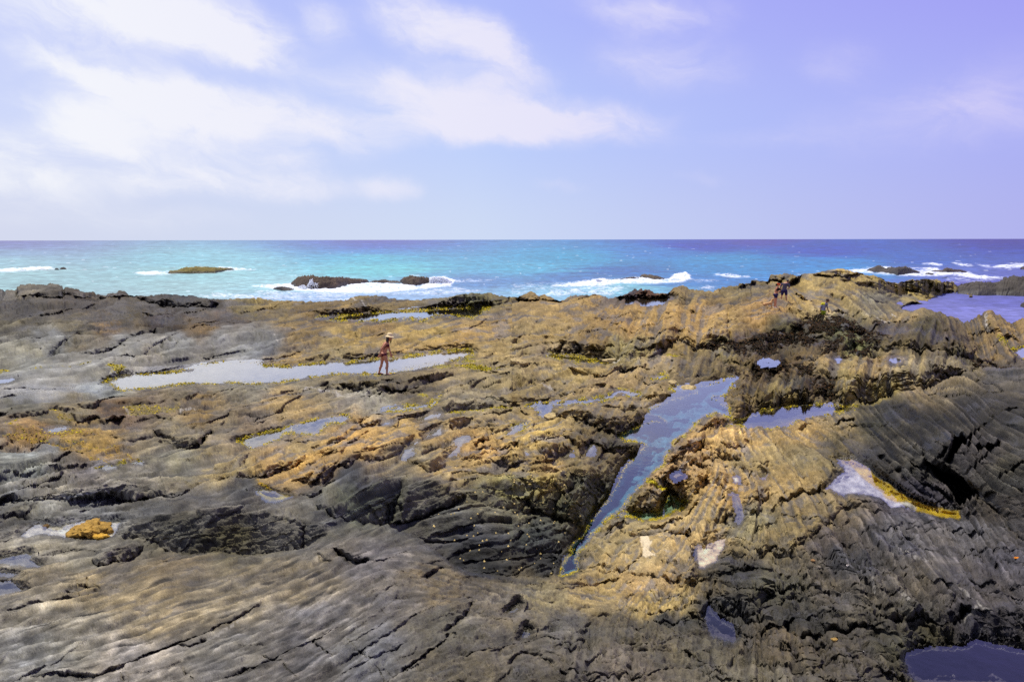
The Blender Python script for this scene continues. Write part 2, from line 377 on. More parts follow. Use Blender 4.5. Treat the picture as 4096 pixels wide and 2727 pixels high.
# tide pools: outline, water level below the eye, depth, label
POOLS = [
 ('A1 1100,922 1300,918 1560,900 1770,880 1860,838 2000,815 2354,800 A2 100,838 300,848 600,815 900,800 1150,765 1230,772 1450,745 1700,715 1900,690 1980,685 2010,705 1950,730 1850,760 1700,800 1550,830 1300,868 1200,895 880,908 700,905 500,938 200,980 0,990 A1 2000,985 1700,985 1400,1030 1150,1045 1080,1045 1100,1025 950,985', 5.8, .16, 'long shallow tide pool mirroring pale sky behind the woman in a sun hat'),
 ('A2 0,1480 150,1440 380,1380 600,1320 840,1290 850,1310 800,1350 700,1350 620,1390 560,1450 400,1450 250,1445 210,1490 100,1530 0,1565 B1 2340,205 2290,190 2180,140', 5.02, .2, 'narrow slanting tide pool with a straight algae edge on the upper side'),
 ('A2 1170,1238 1400,1212 1590,1192 1700,1105 1650,1165 1610,1215 1390,1238 1250,1252', 5.1, .1, 'thin winding tide pool beside a long ribbed rock'),
 ('A2 1460,1345 1560,1290 1700,1275 1690,1295 1560,1330', 4.95, .08, 'small pale puddle under the ribbed brown rock'),
 ('A2 1170,1385 1180,1355 1240,1352 1220,1375', 4.9, .06, 'tiny puddle right of the black boulder'),
 ('B2 1545,112 1590,75 1710,18 1695,80 1590,95', 4.62, .07, 'white sliver of water high among tan knobs'),
 ('B2 1325,300 1370,240 1450,205 1435,248 1370,302', 4.5, .07, 'white sliver of water low among tan knobs'),
 ('B2 1425,185 1480,152 1500,160 1450,190', 4.55, .05, 'short white puddle between two slivers'),
 ('B2 1775,278 1850,200 1862,130 1945,103 1905,160 1850,235', 4.55, .07, 'bent pale puddle running down between grey knobs'),
 ('B2 2310,78 2354,38 B3 0,10 60,0 130,-10 100,30 20,70 0,85', 4.5, .1, 'pale wedge of water below the channel junction'),
 ('A3 140,1200 220,1172 290,1182 450,1188 600,1152 700,1148 850,1130 980,1062 1050,1068 1180,1085 1150,1107 980,1087 930,1132 760,1162 690,1187 560,1182 450,1197 372,1197 347,1260 350,1302 270,1302 230,1232', 4.93, .25, 'winding tide pool in front of the block-like tan rock'),
 ('A3 1440,1050 1490,1003 1560,1032 1750,1022 1900,990 2060,930 2045,990 1980,1060 1940,1110 1840,1128 1920,1168 1960,1200 1992,1250 2018,1310 1960,1292 1870,1268 1740,1308 1650,1400 1590,1452 1500,1560 B3 1600,80 1500,130 1440,230 1400,300 1390,370 1290,430 1222,520 1150,592 1070,682 1000,770 870,870 790,960 740,1000 690,1082 622,1150 582,1250 612,1345 500,1372 440,1380 470,1300 520,1200 556,1110 600,1060 680,970 690,920 760,840 880,690 960,560 1020,440 1060,360 1180,260 1222,190 1130,150 1010,120 970,95 1150,20 A3 1200,1382 1300,1340 1420,1352 1330,1300 1250,1290 1270,1240 1380,1190 1480,1140 1700,1077 1560,1062', 4.75, .5, 'large blue violet channel pool narrowing towards the dark hollow'),
 ('B3 1385,765 1420,685 1440,618 1480,648 1540,690 1605,712 1560,770 1350,862 1200,872 1080,835 1010,812 1120,800 1330,806', 4.75, .2, 'shallow turquoise side pool beside the little rock island'),
 ('A3 1970,1382 2100,1330 2200,1290 2354,1222 A4 0,1370 80,1335 240,1318 320,1310 560,1318 820,1335 700,1372 470,1402 435,1418 330,1432 200,1472 90,1502 30,1525 0,1522 A3 2200,1385', 4.75, .4, 'violet tide pool under the fluted rock with a dark olive end'),
 ('B4 650,545 760,538 880,588 1000,690 1100,760 1300,890 1450,960 1600,990 1760,1010 1780,1080 1750,1105 1600,1080 1350,1022 1250,972 1140,992 1080,930 960,870 860,865 740,868 690,875 600,830 555,802 640,700 705,658 690,600', 2.98, .07, 'yellow floored tide pool at the foot of the dark slab'),
 ('B3 1702,1110 1800,1088 1980,1022 1912,1190 1880,1242 1765,1312 1722,1312 1708,1200', 3.5, .05, 'pale sandy puddle beside the dark foreground rock'),
 ('B1 180,1010 270,950 330,908 560,938 620,900 800,880 980,890 1108,880 1072,970 1030,1022 920,1052 740,1050 560,1022 330,1002 250,1035', 3.72, .06, 'pale puddle around the orange boulder'),
 ('B1 -40,1225 0,1220 230,1168 290,1178 270,1240 365,1282 350,1300 150,1280 60,1270 -40,1262', 3.5, .06, 'grey puddle at the left edge of the near rocks'),
 ('B1 -60,1350 0,1350 130,1358 170,1372 110,1390 0,1380 -60,1385', 3.42, .04, 'narrow violet puddle above the lowest left puddle'),
 ('B1 -80,1455 0,1452 100,1440 180,1488 232,1500 100,1552 0,1570 -80,1580', 3.3, .07, 'lowest dark puddle at the left edge'),
 ('C3 1540,690 1700,642 1860,640 1960,640 2020,595 2200,640 2355,668 2600,690 2600,880 2355,900 1650,880 1560,800', 2.2, .25, 'deep violet pool in the near right corner'),
 ('C3 160,400 182,360 240,430 340,480 382,560 350,577 210,540 170,480', 2.78, .12, 'violet pool in the cleft between two dark foreground rocks'),
 ('A2 560,400 850,375 1000,360 1280,345 1500,335 1600,320 1900,305 2100,305 2145,300 2055,345 2000,382 1850,377 1640,370 1580,407 1500,410 1420,400 1300,412 1000,420 700,415', 5.78, .4, 'dark olive tide pool below the far rounded ledge'),
 ('A3 1075,240 1150,225 1300,219 1450,211 1465,222 1350,240 1250,254 1120,246', 5.25, .1, 'bright puddle high on the far tan shelf'),
 ('A3 320,728 500,742 700,775 900,785 850,795 600,795 380,760', 5.5, .2, 'dark strip of water at the foot of the wide tan boulder'),
 ('A4 1108,882 1140,878 1255,884 1212,918 1170,927 1118,907', 4.45, .1, 'round white puddle on the pitted rock'),
 ('A4 618,882 685,890 650,912 628,905', 4.5, .06, 'small white puddle left on the pitted rock'),
 ('A4 -60,915 0,912 72,916 30,928 -40,928', 4.7, .06, 'thin puddle among brown seaweed'),
 ('A4 2265,805 2354,788 2500,780 2500,900 2354,888 2300,862', 5.1, .2, 'rock pool at the right edge with green margins'),
 ('B1 418,55 470,30 560,18 645,40 560,62 480,72', 4.9, .05, 'small pool among orange weed'),
 ('A1 -60,965 0,960 105,954 50,970 -60,980', 5.5, .04, 'thin bright puddle on the grey flat at the left edge'),
 ('B1 928,397 990,373 1065,385 985,407', 4.35, .04, 'small grey puddle left at the end of the weed line'),
 ('B1 1215,352 1320,338 1312,362', 4.3, .04, 'small grey puddle right at the end of the weed line'),
 ('B2 -10,602 60,588 200,630 335,650 200,697 130,702 60,670 20,640', 4.1, .12, 'small yellow green pool under the tan overhang'),
 ('B3 2005,615 2060,640 2092,720 2135,780 2112,880 2080,925 2052,880 2070,800 2058,740', 3.6, .1, 'thin violet runnel between tan knobs'),
 ('B3 2265,445 2345,448 2332,502 2290,490', 3.55, .08, 'small violet puddle near the tan slope'),
 ('B3 2018,482 2080,474 2092,512 2050,524', 3.8, .04, 'cream coloured puddle above the runnel'),
 ('B3 1478,472 1540,448 1575,468 1500,492', 4.4, .06, 'puddle ringed by a curled rock'),
 ('B3 110,240 150,235 165,278 125,280', 4.3, .05, 'little white puddle among brown knobs'),
 ('B3 700,200 745,180 770,190 730,255 705,258', 4.25, .05, 'upright white puddle on the brown ridge'),
 ('B3 470,280 520,255 555,268 490,300', 4.25, .05, 'slanted white puddle on the brown ridge'),
 ('A3 1285,950 1340,935 1400,915 1420,945 1330,955', 5.05, .08, 'small triangular puddle in the rocks above the channel'),
 ('C2 1135,385 1180,345 1225,318 1215,355 1180,385', 2.42, .06, 'water filled hollow in the near brown rock'),
 ('C2 1240,560 1280,480 1300,500 1290,550', 2.32, .05, 'second water filled hollow in the near brown rock'),
]
# rounded rock masses: outline, height, rounding radius (px), label when the mass is a thing of its own
ROCKS = [
 ('A2 650,1012 780,930 900,905 1000,895 1130,895 1250,892 1500,860 1700,860 1810,915 1740,962 1600,1010 1500,1050 1400,1085 1200,1105 1000,1092 800,1045', .62, 46, 'long brown hump with dark hollows, the woman in a sun hat stands on it'),
 ('A2 1640,1150 1760,1082 2000,1042 2354,1022 A3 120,1050 250,1080 240,1140 150,1180 0,1205 A2 2100,1222 1740,1255 1680,1200', .5, 45, 'long ribbed brown rock between thin pools, right of the humped rock'),
 ('A3 250,1060 300,1030 420,1030 500,1090 490,1120 300,1140 255,1110', .35, 30, 'small round boulder at the left end of the block-like rock'),
 ('A3 372,1000 480,902 700,900 900,982 1000,1042 850,1082 600,1102 500,1092 430,1050', .5, 40, 'block-like tan rock with upright joints above a winding pool'),
 ('A3 347,1240 450,1190 650,1180 760,1220 900,1232 1150,1250 1335,1320 1200,1382 1000,1440 850,1432 700,1352 480,1322 380,1302', .55, 45, 'wide fluted brown rock left of the blue channel pool'),
 ('A3 670,1190 760,1165 930,1135 985,1085 1150,1110 1290,1190 1200,1242 900,1222 760,1215', .4, 30, 'craggy brown boulder on top of the fluted rock'),
 ('A3 1190,1100 1300,1050 1450,1062 1600,1082 1400,1150 1250,1152', .3, 25, 'low brown rock at the mouth of the channel pool'),
 ('A3 322,600 400,505 560,480 700,462 1000,470 1100,425 1250,410 1400,420 1510,480 1532,600 1420,692 1300,752 1000,768 700,762 450,742 325,725', .6, 40, 'wide tan boulder face with cracks and a dark foot'),
 ('A3 1532,622 1562,470 1700,455 1850,450 1980,500 1992,622 1850,640 1700,662', .55, 35, 'tan buttress right of the wide cracked boulder'),
 ('A3 1420,900 1500,800 1640,760 1800,780 2000,850 2060,930 1900,985 1750,1015 1560,1025 1440,960', .5, 40, 'creased tan mound behind the channel pool'),
 ('A3 1960,1120 2000,1040 2080,910 2200,930 2354,950 A4 130,1042 400,1120 420,1290 240,1285 0,1330 A3 2200,1240 2040,1262 1985,1180', .55, 45, 'steep fluted rock standing over two violet pools'),
 ('A4 640,1292 600,1130 440,1090 450,960 490,880 600,872 640,930 760,860 1000,870 1100,905 1250,880 1400,870 1500,825 1650,872 1900,950 1840,1010 1650,1062 1400,1132 1200,1172 1000,1202 850,1252 700,1302', .55, 50, 'big pitted tan rock with a round puddle on top'),
 ('A4 500,862 560,760 700,702 900,652 1100,602 1400,560 1650,558 1850,640 1945,700 1905,890 1830,890 1700,862 1500,812 1300,830 1100,800 800,772 600,842', .55, 50, 'large dark brown rock capped with weed behind the pitted rock'),
 ('A4 1950,700 2040,720 2090,800 2060,860 1990,905 1910,890', .4, 30, 'triangular brown rock beside the dark weedy one'),
 ('A4 1785,530 1900,490 2060,472 2200,510 2354,522 S 4250,1290 4250,1380 A4 2354,742 2200,690 2000,640 1850,600', .7, 40, 'tan rocks at the right edge in front of the inlet'),
 ('A4 -20,455 100,442 220,480 320,545 305,622 150,650 -20,640', .5, 35, 'rounded tan ledge below the woman in an orange visor'),
 ('A4 160,400 330,352 450,350 560,420 700,470 690,528 550,532 320,535 220,470', .5, 30, 'smooth tan slab behind the boy'),
 ('A4 200,600 250,562 330,542 480,534 600,535 760,545 900,560 1000,600 700,660 500,655 300,640', .5, 22, 'low dark weedy ridge hiding the legs of the boy'),
 ('A4 590,420 760,360 850,352 890,415 860,460 700,430', .4, 25, 'small tan slab right of the boy'),
 ('A4 930,520 960,455 1000,395 1080,425 1130,415 1260,450 1450,480 1560,468 1740,540 1650,555 1400,555 1150,560', .55, 25, 'cracked tan rock crossed by white quartz veins'),
 ('B3 1010,790 1070,682 1150,592 1250,570 1432,588 1405,652 1385,740 1335,802 1150,806', .42, 40, 'little fluted rock island standing in the blue channel'),
 ('B3 1280,440 1400,368 1500,320 1600,262 1700,270 1760,330 1740,380 1640,380 1640,470 1565,520 1430,542 1380,508', .38, 38, 'curled tan knob around a small puddle'),
 ('B3 1452,562 1540,505 1620,430 1660,380 1750,400 1810,480 1745,590 1655,662 1540,666', .35, 40, 'dark ribbed knob below the curled knob'),
 ('B3 1420,290 1462,180 1530,120 1600,85 1750,78 1790,120 1745,205 1655,255 1560,300 1430,335', .38, 40, 'tan knob on the bank of the blue channel'),
 ('A3 1590,1452 1650,1400 1740,1310 1870,1270 1972,1290 1965,1330 1850,1382 1700,1442', .4, 35, 'low round hump at the head of the channel'),
 ('A4 30,1530 120,1500 220,1470 330,1432 520,1395 700,1372 820,1345 790,1420 600,1480 400,1500 B4 250,300 60,395', .3, 30, 'knotted tan rim between violet pool and tan slope'),
 ('B2 -10,430 0,275 200,250 350,262 452,290 430,342 300,422 180,440 100,470 30,470 B1 2200,482 2060,500 2040,470 2110,372 2200,292', .5, 50, 'orange tan overhang above the small green pool'),
 ('B2 750,402 800,280 930,190 1080,50 1300,20 1480,32 1550,100 1420,182 1300,252 1150,322 950,332 850,405', .4, 60, 'smooth orange tan rock with a row of dark holes'),
 ('B2 325,522 430,352 512,288 612,342 660,392 520,542', .35, 40, 'tilted tan block in the cluster by the green pool'),
 ('B2 500,530 560,392 620,350 742,402 680,470 605,542', .3, 30, 'narrow grooved tan block in the cluster by the green pool'),
 ('B2 640,350 740,240 812,250 752,388 680,392', .2, 25, 'dark grey block wedged between tan rocks'),
 ('B2 430,632 482,568 652,528 602,642 492,682', .3, 40, 'smooth tan boulder beside the dark slate hump'),
 ('B2 540,282 582,210 700,178 860,190 800,262 640,300', .3, 35, None),
 ('B2 640,172 702,50 830,40 842,100 770,162', .35, 35, None),
 ('B2 830,132 900,60 1030,60 960,142 860,202', .28, 35, None),
 ('A2 815,1342 870,1280 980,1248 1150,1250 1165,1290 1010,1312 930,1362', .45, 30, 'blackish crusted boulder in the middle of the shelf'),
 ('A2 960,1382 1010,1322 1160,1298 1166,1352 1080,1384', .3, 25, 'grey boulder tucked under the blackish one'),
 ('A2 1170,1330 1210,1270 1290,1230 1420,1200 1600,1210 1620,1260 1500,1290 1330,1310', .3, 30, None),
 ('A2 1490,1420 1620,1330 1850,1290 2100,1300 2200,1330 1950,1370 1800,1400 1620,1430', .3, 35, None),
 ('A2 1940,1400 2050,1320 2200,1290 2354,1300 A3 100,1320 130,1360 0,1440 A2 2200,1420', .3, 35, None),
 ('B2 1450,130 1500,160 1590,110 1700,110 1760,180 1650,200 1480,240', .25, 30, None),
 ('B2 1700,110 1720,20 1840,60 1850,120 1780,170', .22, 30, None),
 ('B2 1950,130 2050,30 2120,30 2140,120 2020,180', .25, 30, None),
 ('B2 1370,300 1500,240 1700,210 1790,270 1700,370 1600,400 1480,340', .3, 45, None),
 ('B2 1820,240 1960,210 2080,270 2060,330 1900,300', .2, 35, None),
 ('B2 2030,200 2200,110 2354,100 B3 60,180 0,230 B2 2200,240', .3, 40, None),
 ('B3 0,190 120,60 300,20 460,90 420,150 250,170 150,200', .28, 45, None),
 ('B3 480,130 620,90 800,120 980,110 1120,150 1190,180 1150,260 950,250 800,190 600,180', .35, 40, 'dark ribbed rib of rock at the channel bend'),
 ('B3 220,200 380,170 520,190 560,240 400,270 260,250', .22, 35, None),
 ('B3 520,420 640,320 800,330 900,400 960,520 880,600 720,560 600,500', .3, 60, None),
 ('B3 100,520 250,450 430,440 560,520 500,640 300,640 150,600', .28, 60, None),
 ('B3 410,830 430,720 520,620 680,570 800,600 890,660 740,840 660,920 560,915', .42, 60, 'dark rounded rock above the dark end of the channel'),
 ('B3 630,1330 690,1180 760,1060 900,960 1100,950 1190,1010 1170,1090 1180,1230 1050,1330 900,1360', .4, 70, 'round barnacled tan mound beside the end of the channel'),
 ('B3 800,940 900,850 980,830 1050,870 940,920 870,950', .2, 25, None),
 ('B3 1240,900 1400,850 1560,770 1680,680 1720,740 1600,830 1450,900 1300,950', .25, 28, None),
 ('B3 1350,960 1640,930 1640,1020 1500,1000', .2, 20, None),
 ('B3 1640,1000 1660,850 1740,700 1820,580 1950,600 2060,780 2010,820 1900,900 1960,960 1850,1070 1700,1110', .35, 60, 'ridge of tan knobs left of the violet runnel'),
 ('B3 1820,590 1790,520 1830,420 1930,360 2020,400 2010,470 1990,600 1900,600', .3, 50, None),
 ('B3 2100,380 2150,280 2210,220 2290,240 2354,320 2354,420 2240,430 2160,440', .3, 50, 'tan hump with two slit-like holes'),
 ('B3 2080,620 2160,480 2260,500 2354,520 2354,640 2250,720 2150,740', .25, 45, None),
 ('B3 2110,780 2200,700 2300,760 2250,830 2150,860', .22, 30, None),
 ('B3 1760,170 1800,90 2000,80 2200,120 2150,200 1950,230 1800,240', .25, 30, None),
 ('B3 1740,260 1900,230 2100,240 2100,320 1900,320 1770,320', .25, 30, None),
 ('B3 1520,1350 1560,1200 1680,1110 1710,1200 1710,1330 1690,1460 1560,1480', .25, 50, None),
 ('B2 600,642 740,482 900,392 1050,342 1180,360 1272,420 1332,500 1302,640 1222,722 1192,905 1000,872 740,802 560,722', .28, 60, 'dark bedded slate hump in front of the orange tan rocks'),
 ('B2 1222,905 1300,700 1335,610 1402,420 1600,450 1800,520 1942,640 1600,772 1400,862', .16, 26, 'flat dark slate plate with an undercut lower edge'),
 ('B1 1150,832 1292,732 1400,690 1600,600 1900,540 2150,530 2285,590 2330,660 B2 60,700 200,720 320,800 440,900 430,1060 420,1135 0,1198 B1 2354,1208 1900,1190 1700,1172 1560,1150 1400,1060 1200,1020 1060,1020 1100,930', .16, 60, 'dark whale-backed ridge with a steep blocky front'),
 ('B1 850,1230 900,1120 1060,1040 1200,1060 1320,1100 1250,1180 1100,1240 900,1290', .3, 35, 'grey cobble-like snout at the end of the whale-backed ridge'),
 ('B1 -30,640 60,600 300,580 700,470 1100,330 1500,280 1900,230 2200,230 2290,250 2130,380 2050,440 1900,520 1500,640 1200,690 1000,680 650,720 400,720 150,700 -30,700', .32, 50, 'broad smooth grey whaleback left of the tan overhang'),
 ('A1 -40,1310 0,1260 120,1200 400,1140 800,1100 950,1120 1000,1160 900,1250 700,1260 500,1270 300,1330 100,1350', .3, 30, None),
 ('A1 700,1350 680,1290 900,1270 1080,1290 1165,1330 1000,1358', .25, 14, None),
 ('A1 1060,1200 1200,1130 1400,1070 1700,1060 1880,1070 1800,1140 1500,1180 1250,1200', .2, 25, None),
 ('A1 1380,1290 1560,1270 1740,1255 1720,1310 1560,1340', .18, 16, None),
 ('A1 1430,1440 1660,1400 1950,1420 1880,1480 1850,1560 1640,1540', .22, 22, None),
 ('A1 160,115 195,97 300,103 440,116 580,130 582,200 560,222 320,212 170,200', .5, 6, 'tall bedded slab stack on the left skyline'),
 ('A1 590,190 596,130 700,136 800,152 850,190 700,200', .4, 6, 'short row of bedded slabs right of the slab stack'),
 ('A1 900,180 980,150 1095,142 1160,158 1240,192 1100,212 950,205', .4, 6, 'lowest bedded slabs dipping to the right on the skyline'),
 ('A1 1250,195 1470,172 1640,168 1760,175 1890,195 1960,225 2010,270 1900,300 1700,290 1500,260 1350,240', .6, 16, 'black weed covered mound on the left skyline'),
 ('A2 1480,330 1560,230 1720,176 1850,162 2000,166 2120,190 2354,192 2300,240 2150,275 1900,300 1650,320', .4, 20, 'far dark rounded ledge above the olive pool'),
 ('A2 480,350 620,310 840,290 950,270 1150,290 1500,320 1250,345 1000,358 850,372', .35, 16, None),
 ('A3 20,190 95,166 160,145 205,152 245,185 250,220 150,225', .6, 10, 'small dark pointed rock left on the middle skyline'),
 ('A3 245,215 285,165 350,182 440,215 330,222', .4, 8, 'small dark pointed rock right on the middle skyline'),
 ('A3 970,182 1050,140 1130,110 1250,122 1430,152 1440,195 1200,198 1060,205', .6, 14, 'rust coloured slanting ledge above the bright far puddle'),
 ('A3 2080,95 2085,60 2190,48 2200,10 2354,18 A4 25,72 130,78 310,132 180,150 0,128', .6, 8, 'dark layered slabs on the skyline behind the two bathers'),
 ('A4 410,140 545,100 640,84 740,92 860,110 780,132 600,152', .4, 6, 'black layered slabs on the skyline right of the two bathers'),
 ('A4 270,290 300,282 340,290 410,320 400,350 300,340', .5, 10, None),
 ('B4 905,600 1000,535 1100,590 1250,760 1420,860 1560,940 1540,960 1400,930 1250,850 1100,740', .12, 18, 'narrow grey ledge along the yellow floored pool'),
 ('B3 1985,1040 2100,900 2300,820 B4 0,1050 140,960 300,890 520,840 590,840 700,880 740,870 860,868 960,872 1080,932 1135,992 1160,970 1200,960 1320,1020 1100,1050 700,1000 600,1060 480,1200 300,1320 200,1400 0,1400 B3 2200,1350 2050,1250', .10, 26, 'speckled tan and black slope below the yellow floored pool'),
 ('C3 105,100 180,40 330,10 600,60 700,200 560,330 520,410 360,400 250,350 180,290', .22, 60, 'rough black rock right of the sandy puddle'),
]
